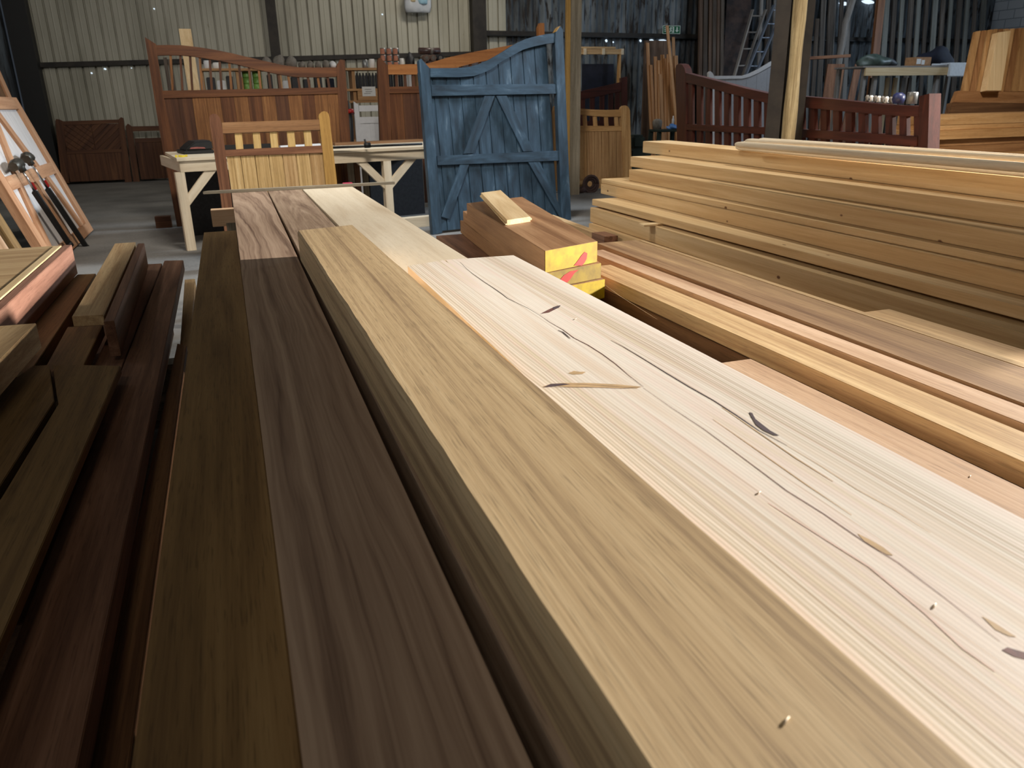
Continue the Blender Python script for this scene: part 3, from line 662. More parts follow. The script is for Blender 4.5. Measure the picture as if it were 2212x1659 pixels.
for q in ([(1.02, 1.39), (1.17, 1.39), (.86, .82), (.70, .82)], [(1.16, 1.39), (1.30, 1.39), (1.76, .82), (1.60, .82)],
          [(.56, .70), (.70, .70), (.44, .13), (.30, .13)], [(1.72, .70), (1.86, .70), (2.14, .16), (2.0, .13)], [(1.08, .70), (1.22, .70), (1.22, .13), (1.08, .13)]):
    PL.slab('brace', q, -.03, -.004, W_PANEL, t, None)
PR = Plane((-1.9, 10.6, 0), (0, -1, 0), (-.2, 0, .98))
t = thing('door_frame', 'tall brown frame standing behind the white boarded leaf at the left edge', 'frame', (-1.9, 9.9, 0))
PR.slab('post', R4(.0, .16, 0, 2.4), -.06, 0, W_PANEL, t); PR.slab('post', R4(.55, .7, 0, 2.4), -.06, 0, W_PANEL, t)
PR.slab('infill_board', R4(.16, .55, 0, 1.75), -.05, -.02, W_BROWN, t); PR.slab('infill_board', R4(.16, .55, 2.05, 2.4), -.05, -.02, W_BROWN, t)
t = thing('knotty_board', 'dark knotty board leaning beside the white boarded leaf', 'board', (-1.5, 7.4, 0))
PL.slab('board', R4(2.62, 2.80, .02, 1.3), -.10, -.06, W_OLIVE, t)
tag(PL.slab('pale_board', R4(2.98, 3.2, .02, 1.3), -.09, -.05, W_PINK), 'pinkish pale board leaning at the left edge behind the cream panel', 'board')
# two long sash clamps leaning on the leaf
def clamp(label, foot, mid, top, hx):
    d = .06; F_, Mi, To = PL.px(*foot, d), PL.px(*mid, d), PL.px(*top, d)
    t = thing('sash_clamp', label, 'clamp', F_, 'long clamps leaning on the white boarded leaf')
    tube('chrome_rod', [Mi, To], .011, M_CHROME, t); ax = (Mi - F_).normalized(); sd = PL.u
    g = frame_of(ax, PL.n, F_)
    solid('black_tube', [F_ + ax * .02 + sd * .028 + PL.n * .02, F_ + ax * .02 - sd * .028 + PL.n * .02, Mi - sd * .034 + PL.n * .02, Mi + sd * .034 + PL.n * .02], PL.n * -.045, M_BLACK, t, ax, .008)
    lv = solid('red_lever', [Mi + ax * .0 - sd * .02, Mi - sd * .045, Mi + ax * .07 - sd * .06, Mi + ax * .075 - sd * .045], PL.n * .02, M_RED, t, ax, .003); lv['label'] = 'red release lever'
    h = To
    bm = bmesh.new(); add_tube(bm, [h + sd * hx[0] + ax * .0, h + sd * hx[0] * .4 + ax * .015, h + sd * hx[1] * .4 + ax * .02, h + sd * hx[1]], [.040, .050, .044, .034], 8); add_tube(bm, [h - ax * .06, h + ax * .03], .03, 10)
    mesh('cast_head', bm, M_CAST, t)
    bm = bmesh.new(); add_tube(bm, [F_ + sd * .05, F_ - sd * .05], .022, 8); add_tube(bm, [F_ + ax * .03, F_ - ax * .01], .03, 8)
    mesh('foot', bm, M_BLACK, t)
clamp('long clamp with black tube, nearer of the two on the white boarded leaf', (152, 530), (74, 412), (42, 357), (.24, -.08))
clamp('long clamp with black tube and red lever, farther of the two on the white leaf', (190, 538), (102, 406), (60, 343), (.08, -.16))

# ================================================================== gates along the back
def boarding(pl, name, us, v0, v1f, d0, d1, mats, parent, gap=.005, seedv=1):
    """vertical boards between the u positions; v1f(u) gives the top"""
    rnd = random.Random(seedv); bm = bmesh.new()
    for a, b in zip(us, us[1:]):
        add_prism(bm, [pl.pt(a + gap / 2, v0, d1), pl.pt(b - gap / 2, v0, d1), pl.pt(b - gap / 2, v1f(b), d1), pl.pt(a + gap / 2, v1f(a), d1)], pl.n * (d0 - d1), rnd.randrange(len(mats)))
        add_prism(bm, [pl.pt(b - gap, v0, d1 - .012), pl.pt(b + gap, v0, d1 - .012), pl.pt(b + gap, v1f(b), d1 - .012), pl.pt(b - gap, v1f(b), d1 - .012)], pl.n * -.004, 0)
    return mesh(name, bm, mats, parent, frame_of(pl.v, pl.n, pl.pt(us[0], v0)), 0)
def span(a, b, n): return [a + (b - a) * i / n for i in range(n + 1)]
# -- blue gate
P0, P1 = onz(934.7, 507.6, 0), onz(1234, 474.7, 0); hb = V((-(P1 - P0).y, (P1 - P0).x, 0)).normalized()
PB = Plane(P0, P1 - P0, lean(hb, 7))
t = thing('blue_gate', 'tall blue painted boarded gate with swept top, leaning in front of the bench', 'gate', (P0 + P1) / 2)
PB.part('stile', [(905.6, 130.4), (910, 126.6), (928, 147), (929, 164.6), (955.7, 503), (934.7, 507.6)], -.06, 0, P_BLUE, t)
PB.part('stile', [(1200, 69.6), (1211, 55.7), (1216.5, 64.5), (1234, 474.7), (1213, 476.5), (1199, 94)], -.06, 0, P_BLUE, t)
PB.part('top_rail', [(929, 147), (978, 147), (1000, 146), (1016.5, 143.5), (1034, 138.5), (1054, 130), (1072, 120), (1087, 111), (1103, 100.5), (1118, 92), (1136, 84), (1156, 78.5), (1178, 74), (1200, 71),
        (1199, 92.4), (1178, 95.5), (1156, 100), (1143, 103.5), (1130, 107.6), (1118, 114), (1105, 121.5), (1080, 135), (1066, 147), (1054, 153), (1040, 159.5), (1024, 164.5), (991, 167), (930, 167)], -.03, -.003, P_BLUE, t, 'u')
PB.part('rail', [(931.6, 183.5), (1202, 181), (1203.5, 202.5), (933, 207.6)], -.03, -.003, P_BLUE, t, 'u')
PB.part('rail', [(944, 336.7), (1209, 325), (1210, 347), (945.6, 357)], -.03, -.003, P_BLUE, t, 'u')
for q in ([(1047, 207), (1069, 207), (1024, 331.5), (1001, 332.5)], [(1072, 207), (1095, 206.5), (1153, 326.6), (1130.5, 327.6)], [(994, 355.4), (1014, 355), (971, 474), (953.6, 468)], [(1141, 350), (1166, 349.2), (1214, 455), (1213, 476)]):
    PB.part('brace', q, -.03, -.006, P_BLUE, t, None)
topc = [(929, 156), (1000, 156), (1040, 149), (1075, 128), (1110, 108), (1150, 90), (1199, 82)]; tuv = [PB.uv(*q) for q in topc]
def tfun(u):
    for (a, b), (c, d) in zip(tuv, tuv[1:]):
        if u <= c: return b + (d - b) * max(0, (u - a) / (c - a))
    return tuv[-1][1]
u0, u1 = PB.uv(955.7, 503)[0] - .02, PB.uv(1209, 400)[0] - .04
boarding(PB, 'boarding', span(u0 - .06, u1, 10), .03, tfun, -.055, -.03, [P_BLUE], t, .012)
PB.part('bare_tip', [(1200, 69), (1206, 59), (1211, 55.4), (1203, 67)], -.058, .002, W_GOLD, t, None, 0)['label'] = 'bare cut wood tip'
# -- pair of big brown gates
Y1 = 9.9; PG1 = Plane((-.65, Y1, 0), (1, 0, 0), lean((0, 1, 0), 1.5))
t = thing('driveway_gate', 'large brown oiled gate leaf with spindles and falling swept top rail, behind the bench', 'gate', (.4, Y1, 0), 'pair of big brown gates')
vb = lambda pl, x, y: pl.uv(x, y)
PG1.part('stile', [(312.7, 80), (336.7, 95), (340, 124), (352, 200), (374, 314), (402, None), (382.5, None), (342, 268)], -.07, 0, W_GATE, t)
PG1.part('top_rail', [(334, 97.5), (362, 97), (391, 97.5), (434, 102.5), (465, 107.5), (497, 114), (528, 121.5), (560.5, 129), (586, 135), (611, 140.5), (630, 143.5), (649, 145.3), (690, 145.8), (727.6, 145.6),
          (727.6, 166), (695, 167), (662, 166.8), (643, 166.5), (624, 164.2), (598, 160), (573, 154.4), (542, 147), (510, 139), (478, 132), (446.6, 126.6), (420, 122.5), (396, 120), (366, 119), (336.5, 120)], -.06, -.004, W_GATE, t, 'u')
PG1.part('stile', [(727, 142), (735, 128), (745, 130), (756.7, 301), (763, None), (741, None), (735, 301)], -.07, 0, W_GATE, t)
PG1.part('rail', [(348, 196), (729, 188.6), (730, 202.5), (352, 212.7)], -.06, -.004, W_GATE, t, 'u')
low = [(340, 121), (396, 121), (446, 128), (510, 140), (573, 156), (624, 165), (662, 167.5), (727, 167)]
for i in range(17):
    x = 368 + i * 21.2
    for (a, b), (c, d) in zip(low, low[1:]):
        if a <= x <= c: yt = b + (d - b) * (x - a) / (c - a)
    s = 2.6; PG1.part('spindle', [(x - s, yt - 3), (x + s, yt - 3), (x + s + 5, 195), (x - s + 5, 195)], -.045, -.02, W_GATE_C if i % 3 else W_GATE_B, t)
ua = PG1.uv(355, 230)[0]; ub = PG1.uv(737, 230)[0]; vt = PG1.uv(540, 200)[1]
boarding(PG1, 'boarding', span(ua, ub, 13), .06, lambda u: vt, -.05, -.02, [W_GATE_B, W_GATE, W_GATE_C, W_GATE_B], t, .004, 5)
PG1.slab('bottom_rail', R4(.12, ub, .03, .18), -.06, -.004, W_GATE, t, 'u')
PG2 = Plane((2.0, 10.25, 0), (1, 0.06, 0), lean((0, 1, 0), 2))
t = thing('driveway_gate', 'second big brown gate leaf, its rising top rail showing behind the blue gate', 'gate', (2.8, 10.3, 0), 'pair of big brown gates')
PG2.part('stile', [(816, 131.6), (819, 125), (823, 126), (838, 142), (841, 187), (846, 300), (854, None), (832, None), (821.5, 297.5)], -.07, 0, W_GATE, t)
PG2.part('top_rail', [(838, 139.3), (904, 138.4), (923, 137), (945, 131), (966, 124.5), (1000, 117), (1029, 111), (1065, 104.5), (1097, 98.7), (1130, 93.5), (1163, 91), (1163, 114), (1130, 117), (1097, 122), (1031, 135), (990, 145), (960, 153), (930, 159), (905, 161), (838, 161)], -.06, -.004, W_GATE_L, t, 'u')
PG2.part('stile', [(1163, 60), (1167, 49.5), (1176, 50), (1180, 240), (1190, None), (1172, None)], -.07, 0, W_GATE_L, t)
PG2.part('rail', [(839, 187.5), (1172, 182), (1173, 196), (840, 202)], -.06, -.004, W_GATE, t, 'u')
for i, x in enumerate((856, 874.5, 892, 911, 932, 953, 974, 995, 1016, 1037, 1058, 1079, 1100, 1121, 1142)):
    yt = 160 if x < 920 else 160 - (x - 920) * .235
    PG2.part('spindle', [(x - 3, yt - 3), (x + 3, yt - 3), (x + 5, 190), (x - 1, 190)], -.045, -.02, W_GATE_C, t)
ua = PG2.uv(842, 230)[0]; ub = PG2.uv(1176, 230)[0]; vt = PG2.uv(1000, 190)[1]
boarding(PG2, 'boarding', span(ua, ub, 12), .06, lambda u: vt, -.05, -.02, [W_GATE_C, W_GATE_C, W_GATE], t, .004, 6)
# -- light hardwood gate on the near side of the bench
PS = Plane((-.1, 7.05, 0), (1, .03, 0), lean((0, 1, 0), 7))
t = thing('garden_gate', 'small hardwood garden gate with rounded posts leaning on the near side of the bench', 'gate', (.35, 7.1, 0))
def cont(pl, x, y): return pl.uv(x, y)[0]
PS.part('stile', [(451.6, 258), (453.5, 250), (458, 246.3), (463, 245.6), (469, 247.5), (474, 253), (478, 263), (497, 402.5), (516, None), (494, None), (474, 405)], -.07, 0, W_STILE, t)['label'] = 'dark brown left post'
PS.part('stile', [(689, 252), (690, 246), (695, 241.5), (700, 240), (706, 241.8), (710, 246), (711.5, 252), (727.6, 390), (745, None), (722, None), (703.5, 392)], -.07, 0, W_GOLD, t)['label'] = 'golden right post'
PS.part('top_rail', [(479, 264.5), (690, 258), (692, 281), (481, 288.6)], -.055, -.004, W_STILE2, t, 'u')
PS.part('rail', [(486, 324), (695.5, 314), (698, 330), (488, 338)], -.055, -.004, W_STILE, t, 'u')
for i, x in enumerate((506, 545, 582, 619, 655)): 
    y0 = 288.5 - (x - 482) * .036; PS.part('slat', [(x, y0 - 3), (x + 16, y0 - 3.5), (x + 20, 322 - i * 1.5), (x + 4, 323 - i * 1.5)], -.04, -.016, W_SLAT, t)
ua = PS.uv(489, 345)[0]; ub = PS.uv(697.5, 340)[0]; vt = PS.uv(600, 331)[1]
boarding(PS, 'boarding', span(ua, ub, 7), .12, lambda u: vt, -.045, -.016, [W_OAKP, W_OAKP2, W_OAKP], t, .006, 3)
PS.slab('bottom_rail', R4(ua, ub, .06, .17), -.055, -.004, W_STILE, t, 'u')
# -- oak gate right of the blue one
PO = Plane((4.9, 11.1, 0), (1, .0, 0), lean((0, 1, 0), 4))
t = thing('oak_gate', 'pale oak gate with rounded post and curved top rail, right of the blue gate', 'gate', (5.4, 11.1, 0))
PO.part('stile', [(1341, 243), (1342, 233), (1346, 228.5), (1351, 227.5), (1357, 230), (1361, 238), (1366, 404), (1349, 406)], -.07, 0, W_OAK, t)
x_l = 1196
PO.part('stile', [(x_l, 240), (x_l + 2, 230), (x_l + 8, 226), (x_l + 16, 230), (x_l + 18, 240), (x_l + 24, 412), (x_l + 6, 413)], -.07, 0, W_OAK, t)
PO.part('top_rail', [(1212, 228.5), (1230, 231), (1255, 234.5), (1280, 236.6), (1310, 237.5), (1342, 236.5), (1345, 252), (1310, 252.5), (1280, 250.5), (1255, 247.5), (1230, 244.5), (1213, 242)], -.055, -.004, W_OAK, t, 'u')
PO.part('rail', [(1216, 271.5), (1345, 272), (1346, 283), (1217, 285)], -.055, -.004, W_OAK, t, 'u')
for x in (1216, 1237, 1259, 1281, 1305, 1327): PO.part('slat', [(x, 246), (x + 8, 246), (x + 10, 274), (x + 2, 274)], -.045, -.016, W_OAK, t)
ua = PO.uv(1220, 330)[0]; ub = PO.uv(1348, 330)[0]; vt = PO.uv(1280, 278)[1]; vb_ = PO.uv(1280, 388)[1]
boarding(PO, 'boarding', span(ua, ub, 8), vb_, lambda u: vt, -.045, -.016, [W_OAK_B, W_OAK, W_OAK_B], t, .008, 8)
PO.part('bottom_rail', [(1219, 388), (1348, 381), (1350, 404), (1220, 411)], -.055, -.004, W_OAK, t, 'u')
# -- long red gate running along behind the tall stack
A, B = V((5.42, 8.9, 0)), V((4.5, 4.3, 0)); PD = Plane(A, B - A, (0, 0, 1))
t = thing('red_gate', 'long dark red slatted gate with a dipping top rail, behind the tall stack', 'gate', (A + B) / 2)
PD.part('stile', [(1459, 150), (1460.5, 141), (1466, 137.5), (1473, 139.5), (1478, 147), (1480.5, 157), (1484, None), (1465, None)], -.09, 0, W_DKRED, t)
PD.part('stile', [(1985, 208), (2007, 202), (2003, 330), (1998, None), (1975, None)], -.09, 0, W_DKRED, t)
PD.part('top_rail', [(1480, 157), (1500, 162.5), (1530, 170), (1570, 180.5), (1610, 191), (1660, 202), (1720, 207), (1800, 214), (1870, 222), (1930, 227.5), (1985, 229), (1984, 252), (1930, 250), (1870, 245), (1800, 238.5), (1720, 231),
         (1660, 224), (1610, 211), (1570, 200.5), (1530, 190), (1500, 182.5), (1481, 178.5)], -.08, -.005, W_DKRED, t, 'u')
PD.part('rail', [(1481, 268), (1660, 275), (1850, 286), (1982, 295), (1980, 316), (1850, 306), (1660, 291), (1482, 281)], -.08, -.005, W_DKRED, t, 'u')
PD.part('bottom_rail', [(1482, 352), (1978, 420), (1977, 445), (1482, 368)], -.08, -.005, W_DKRED, t, 'u')
tl = [(1481, 177), (1530, 188.5), (1570, 199), (1610, 209), (1660, 222), (1720, 229), (1800, 237), (1870, 243), (1930, 248), (1985, 250)]
def yat(tab, x):
    for (a, b), (c, d) in zip(tab, tab[1:]):
        if a <= x <= c: return b + (d - b) * (x - a) / (c - a)
    return tab[-1][1]
x = 1486.0; st = 18.6; k = 0
while x < 1976:
    wd = st * .5; yb = yat([(1481, 270), (1660, 277), (1850, 288), (1985, 298)], x)
    PD.part('slat', [(x, yat(tl, x) - 3), (x + wd, yat(tl, x + wd) - 3), (x + wd, yb + 1), (x, yb)], -.055, -.022, W_DKRED, t)
    yc = yat([(1481, 279), (1660, 289), (1850, 304), (1985, 314)], x); yd = yat([(1481, 354), (1985, 424)], x)
    PD.part('slat', [(x, yc), (x + wd, yc), (x + wd, yd), (x, yd)], -.055, -.022, W_DKRED, t)
    x += st; st = 18.6 + (x - 1486) / 490 * 13.5; k += 1
# -- part of another red gate behind the oak gate
PE = Plane((4.9, 13.2, 0), (1, 0, 0), lean((0, 1, 0), 3))
t = thing('red_gate', 'short red slatted gate with a rising rail, behind the pale oak gate', 'gate', (5.8, 13.2, 0))
PE.part('stile', [(1342, 168), (1355, 165), (1357, None), (1344, None)], -.08, 0, W_DKRED, t)
PE.part('stile', [(1232, 206), (1246, 202), (1250, None), (1236, None)], -.08, 0, W_DKRED, t)
PE.part('top_rail', [(1246, 199), (1295, 188), (1342, 177), (1342, 197), (1295, 208), (1246, 217)], -.07, -.005, W_DKRED, t, 'u')
for x in (1254, 1275, 1296, 1315, 1329): PE.part('slat', [(x, 214 - (x - 1246) * .2), (x + 10, 212 - (x - 1246) * .2), (x + 9, 410), (x - 1, 410)], -.05, -.02, W_DKRED, t)
PE.part('rail', [(1246, 262), (1342, 260), (1343, 276), (1246, 278)], -.07, -.005, W_DKRED, t, 'u')
# -- white gate in the back right
PW = Plane((8.2, 12.3, 0), (1, -.05, 0), lean((0, 1, 0), 4))
t = thing('white_gate', 'white boarded gate with swept top, half hidden behind the red gate', 'gate', (9.2, 12.3, 0))
PW.part('stile', [(1531, 157), (1534, 153.5), (1539, 157), (1545, 168), (1556, None), (1542, None)], -.06, 0, M_WHITE, t)
PW.part('top_rail', [(1544, 164), (1604, 163.5), (1620, 158.5), (1640, 149), (1668, 132), (1700, 122.5), (1727, 117), (1727, 125), (1700, 131), (1668, 141), (1640, 157), (1620, 166), (1604, 170), (1544, 171)], -.06, .004, M_WHITE, t, 'u')
PW.part('stile', [(1726, 117), (1736, 108), (1748, 104.5), (1745, 118), (1718, None), (1704, None)], -.06, 0, M_WHITE_SHADE, t)
tw = [PW.uv(*q) for q in ((1544, 167), (1604, 167), (1640, 153), (1668, 137), (1727, 121))]
def wf(u):
    for (a, b), (c, d) in zip(tw, tw[1:]):
        if u <= c: return b + (d - b) * max(0, (u - a) / (c - a))
    return tw[-1][1]
boarding(PW, 'boarding', span(PW.uv(1545, 200)[0], PW.uv(1722, 200)[0], 8), .08, wf, -.05, -.015, [M_WHITE_SHADE], t, .004)
# -- two low brown gates against the back wall
PH = Plane((-2.95, 16.6, 0), (1, 0, 0), lean((0, 1, 0), 2))
t = thing('chevron_gate', 'low dark brown gate with chevron boards against the back wall at left', 'gate', (-2.3, 16.6, 0), 'low gates against the back wall')
PH.part('stile', [(119, 262), (121, 257), (128, 258), (136, 262), (150, 396), (134, 396)], -.06, 0, W_GATE_C, t); PH.part('stile', [(255, 259), (261, 253), (266, 255), (285, 393), (270, 394)], -.06, 0, W_GATE_C, t)
PH.part('top_rail', [(135, 262), (256, 258), (257, 266), (136, 271)], -.05, -.005, W_GATE_C, t, 'u'); PH.part('rail', [(143, 325), (264, 322), (265, 329), (144, 333)], -.05, -.005, W_GATE_C, t, 'u')
def clip(poly, u0, u1, v0, v1):
    for ax, lim, sg_ in ((0, u0, 1), (0, u1, -1), (1, v0, 1), (1, v1, -1)):
        out = []
        for k in range(len(poly)):
            a_, b_ = poly[k], poly[(k + 1) % len(poly)]; da, db = sg_ * (a_[ax] - lim), sg_ * (b_[ax] - lim)
            if da >= 0: out.append(a_)
            if da * db < 0:
                f = da / (da - db); out.append((a_[0] + (b_[0] - a_[0]) * f, a_[1] + (b_[1] - a_[1]) * f))
        poly = out
        if len(poly) < 3: return []
    return poly
ul, uh = PH.uv(137, 290)[0], PH.uv(262, 290)[0]; vl, vh = PH.uv(200, 327)[1], PH.uv(200, 268)[1]; um = (ul + uh) / 2
bm = bmesh.new()
for k in range(-1, 12):
    for sd_ in (-1, 1):
        ue = ul if sd_ < 0 else uh; v0 = vl - .2 + k * .105; rise = abs(um - ue) * .85
        q = clip([(um, v0), (ue, v0 + rise), (ue, v0 + rise + .097), (um, v0 + .097)], min(um, ue) + .003, max(um, ue) - .003, vl, vh)
        if q: add_prism(bm, [PH.pt(a_, b_, -.015) for a_, b_ in q], PH.n * -.02)
add_prism(bm, [PH.pt(a_, b_, -.036) for a_, b_ in ((ul, vl), (uh, vl), (uh, vh), (ul, vh))], PH.n * -.006)
mesh('chevron_boarding', bm, W_GATE_C, t, frame_of(PH.v + PH.u, PH.n, PH.px(200, 300)))
boarding(PH, 'boarding', span(PH.uv(143, 350)[0], PH.uv(272, 350)[0], 6), .05, lambda u: PH.uv(200, 327)[1], -.045, -.015, [W_GATE_C], t, .006)
t = thing('low_gate', 'low dark brown gate with an open slot, second along the back wall', 'gate', (-1.3, 16.6, 0), 'low gates against the back wall')
PH.part('stile', [(271, 273), (276, 267), (285, 273), (302, 394), (288, 394)], -.06, 0, W_GATE_C, t); PH.part('stile', [(384, 268), (396, 268), (404, 388), (392, 389)], -.06, 0, W_GATE_C, t)
PH.part('top_rail', [(285, 273), (384, 271), (385, 281), (287, 284)], -.05, -.005, W_GATE_C, t, 'u'); PH.part('rail', [(290, 299), (386, 296), (387, 305), (291, 308)], -.05, -.005, W_GATE_C, t, 'u')
boarding(PH, 'boarding', span(PH.uv(296, 340)[0], PH.uv(388, 340)[0], 5), .04, lambda u: PH.uv(330, 304)[1], -.045, -.015, [W_GATE_C], t, .006)

# ================================================================== assembly bench
PN = Plane((-.458, 8.10, 0), (2.41, .49, 0), (0, 0, 1)); BN = -PN.n; BH = .86
t = thing('workbench', 'big pale softwood assembly bench with braced legs behind the planks', 'bench', (.6, 8.8, 0))
uL = PN.uv(381, 345)[0]; uR = PN.uv(1010, 318)[0]; DEP = 1.28
solid('worktop', [PN.pt(uL, BH - .028, .02), PN.pt(uR, BH - .028, .02), PN.pt(uR, BH - .028, .02) + BN * DEP, PN.pt(uL + .08, BH - .028, .02) + BN * DEP], (0, 0, .028), W_PALE, t, PN.u)
PN.slab('front_apron', R4(uL + .02, uR - .02, BH - .128, BH - .030), -.035, 0, W_PALE, t, 'u')
solid('end_apron', [PN.pt(uL + .02, BH - .128, -.04), PN.pt(uL + .055, BH - .128, -.04), PN.pt(uL + .055, BH - .128, -.04) + BN * (DEP - .1), PN.pt(uL + .02, BH - .128, -.04) + BN * (DEP - .1)], (0, 0, .098), W_PALE, t, BN)
vA = BH - .128
def legat(u, d=0, mat=W_PALE): return PN.slab('leg', R4(u, u + .085, 0, vA), -.075 - d, -.0 - d, mat, t)
uA = PN.uv(392, 430)[0] - .02; uM = PN.uv(832, 400)[0]
legat(uA); legat(uM); legat(uA + .42, DEP - .2); legat(uM, DEP - .2); legat(uR - .15, DEP - .2)
def brace(u, v, u2, d=0):
    w_ = .075; s = 1 if u2 > u else -1
    PN.slab('brace', [(u, v), (u2, vA), (u2 - s * w_ * 1.45, vA), (u, v + w_ * 1.4)], -.055 - d, -.012 - d, W_PALE, t, None)
brace(uA + .085, vA - .31, uA + .085 + .29); brace(uM, vA - .29, uM - .29); brace(uM + .085, vA - .29, uM + .085 + .30)
solid('cross_rail', [PN.pt(uM + .01, .08, -.08), PN.pt(uM + .075, .08, -.08), PN.pt(uM + .075, .08, -.08) + BN * (DEP - .3), PN.pt(uM + .01, .08, -.08) + BN * (DEP - .3)], (0, 0, .09), W_PALE, t, BN)
p = PN.pt(uM + .14, 0, -.02)
tag(solid('timber_offcut', [p, p + PN.u * .42, p + PN.u * .42 + BN * .12, p + BN * .12], (0, 0, .11), W_PALE, None, PN.u), 'pale timber offcut on the floor between the bench leg and the blue gate', 'offcut')
def on_bench(x, y, h=0): return onz(x, y, BH + h)
# black tool case with a red flash
p = on_bench(398, 334); q = on_bench(463, 331); t = thing('tool_case', 'black tool case on the left end of the bench', 'case', p)
uu = (q - p).normalized(); bk = V((-uu.y, uu.x, 0)); Lc = (q - p).length
solid('body', [p, q, q + bk * .42, p + bk * .42], (0, 0, .035), M_BLACK, t, uu, .006)
solid('lid', [p + uu * .01 + V((0, 0, .036)), q - uu * .005 + V((0, 0, .036)), q - uu * .01 + V((0, 0, .125)), p + uu * Lc * .42 + V((0, 0, .12)), p + uu * .06 + V((0, 0, .08))], bk * .36, M_BLACK, t, uu, .012)
solid('red_badge', [p + uu * .06 - bk * .0 + V((0, 0, .052)), p + uu * .21 + V((0, 0, .050)), p + uu * .20 + V((0, 0, .062)), p + uu * .13 + V((0, 0, .068)), p + uu * .07 + V((0, 0, .064))], bk * -.006, M_REDB, t, uu, 0)['label'] = 'dull red badge'
p = on_bench(380, 341); bm = bmesh.new(); rnd = random.Random(2)
for i in range(9):
    c = p + uu * rnd.uniform(.0, .10) + bk * rnd.uniform(.02, .1); add_box(bm, c.x, c.x + .02, c.y, c.y + .02, BH + .001, BH + .012 + rnd.uniform(0, .012))
tag(mesh('yellow_plugs', bm, M_YCHIP), 'scatter of small yellow plugs on the left corner of the bench', 'plugs', None, 'stuff')
a, b = on_bench(724, 315), on_bench(914, 306); bk2 = V((-(b - a).y, (b - a).x, 0)).normalized()
tag(solid('plank', [a, b, b + bk2 * .12, a + bk2 * .12], (0, 0, .03), W_STILE2, None, b - a), 'brown plank lying along the bench top behind the black clamp', 'plank')
a, b = on_bench(716, 319, .034), on_bench(912, 311, .034)
t = thing('bar_clamp', 'black bar clamp lying along the right half of the bench', 'clamp', a - V((0, 0, .03)))
tube('bar', [a, b], .012, M_BLACK, t); c = a + (b - a) * .38
tube('handle', [c + V((0, 0, .0)), c + V((-.02, .0, .07))], [.010, .010], M_BLACK, t); tube('head', [c - (b - a).normalized() * .03 + V((0, -.03, .012)), c + (b - a).normalized() * .03 + V((0, -.03, .012))], .028, M_BLACK, t)
a, b = on_bench(606, 320), on_bench(694, 315)
tag(solid('white_strip', [a, b, b + bk2 * .05, a + bk2 * .05], (0, 0, .025), M_WHITE, None, b - a), 'white strip lying on the bench behind the small gate slats', 'strip')
a = on_bench(480, 325); b = on_bench(598, 320.5)
tag(solid('black_rail', [a, b, b + bk2 * .12, a + bk2 * .12], (0, 0, .05), M_BLACK, None, b - a, .005), 'black rail lying on the bench behind the small gate', 'rail')
# stored under the bench: dark sheet goods and a block
p = PN.pt(uM + .22, 0, -DEP + .25)
tag(solid('dark_board', [p, p + PN.u * .7, p + PN.u * .7 + BN * .04, p + BN * .04], (0, 0, .7), M_DARK, None, V((0, 0, 1))), 'dark board standing under the bench, right of its middle leg', 'board')
p = PN.pt(uA + .2, 0, -DEP + .3)
tag(solid('dark_board', [p, p + PN.u * 1.0, p + PN.u * 1.0 + BN * .04, p + BN * .04], (0, 0, .68), M_DARK, None, V((0, 0, 1))), 'dark board standing under the left half of the bench', 'board')
for i, (x, l) in enumerate(((763, 'grey upright timber under the bench, nearest the pink packer'), (776, 'brown upright timber under the bench, between two grey ones'), (793, 'grey upright timber under the bench, beside its middle leg'))):
    p = PN.px(x, 420, -.35 - .12 * (i == 2)); tag(box('upright_timber', p.x - .03, p.x + .03, p.y, p.y + .06, 0, .72, (W_POST, W_BROWN, W_POST)[i]), l, 'timber', 'upright timbers under the bench')
p = onz(362, 492, 0)
tag(box('timber_block', p.x - .12, p.x + .05, p.y, p.y + .1, 0, .13, W_GATE_C), 'brown block on the floor at the foot of the big gate', 'block')
# ================================================================== shelving behind the gates
SY = 13.6
def at(x, y, Y=SY): return atY(x, y, Y)
xl, xr = at(428, 150).x, at(905, 150).x; zt = at(640, 147).z; z2 = at(640, 193).z; z3 = at(780, 217).z
t = thing('shelf_unit', 'long timber shelving full of goods behind the big brown gates', 'shelves', ((xl + xr) / 2, SY + .2, 0))
for z in (zt, z2, z3, .75, .12): box('shelf_board', xl, xr, SY, SY + .45, z - .035, z, W_SHELF, t, V((1, 0, 0)))
for x in (430, 508, 600, 760, 903):
    a = at(x, 150).x; box('upright', a, a + .05, SY + .05, SY + .45, 0, zt - .036, W_SHELF, t)
def lathe(name, prof, org, mat, seg=14, parent=None):
    bm = bmesh.new(); add_lathe(bm, prof, V(org), seg); return mesh(name, bm, mat, parent, Matrix.Translation(V(org)) if not parent else None)
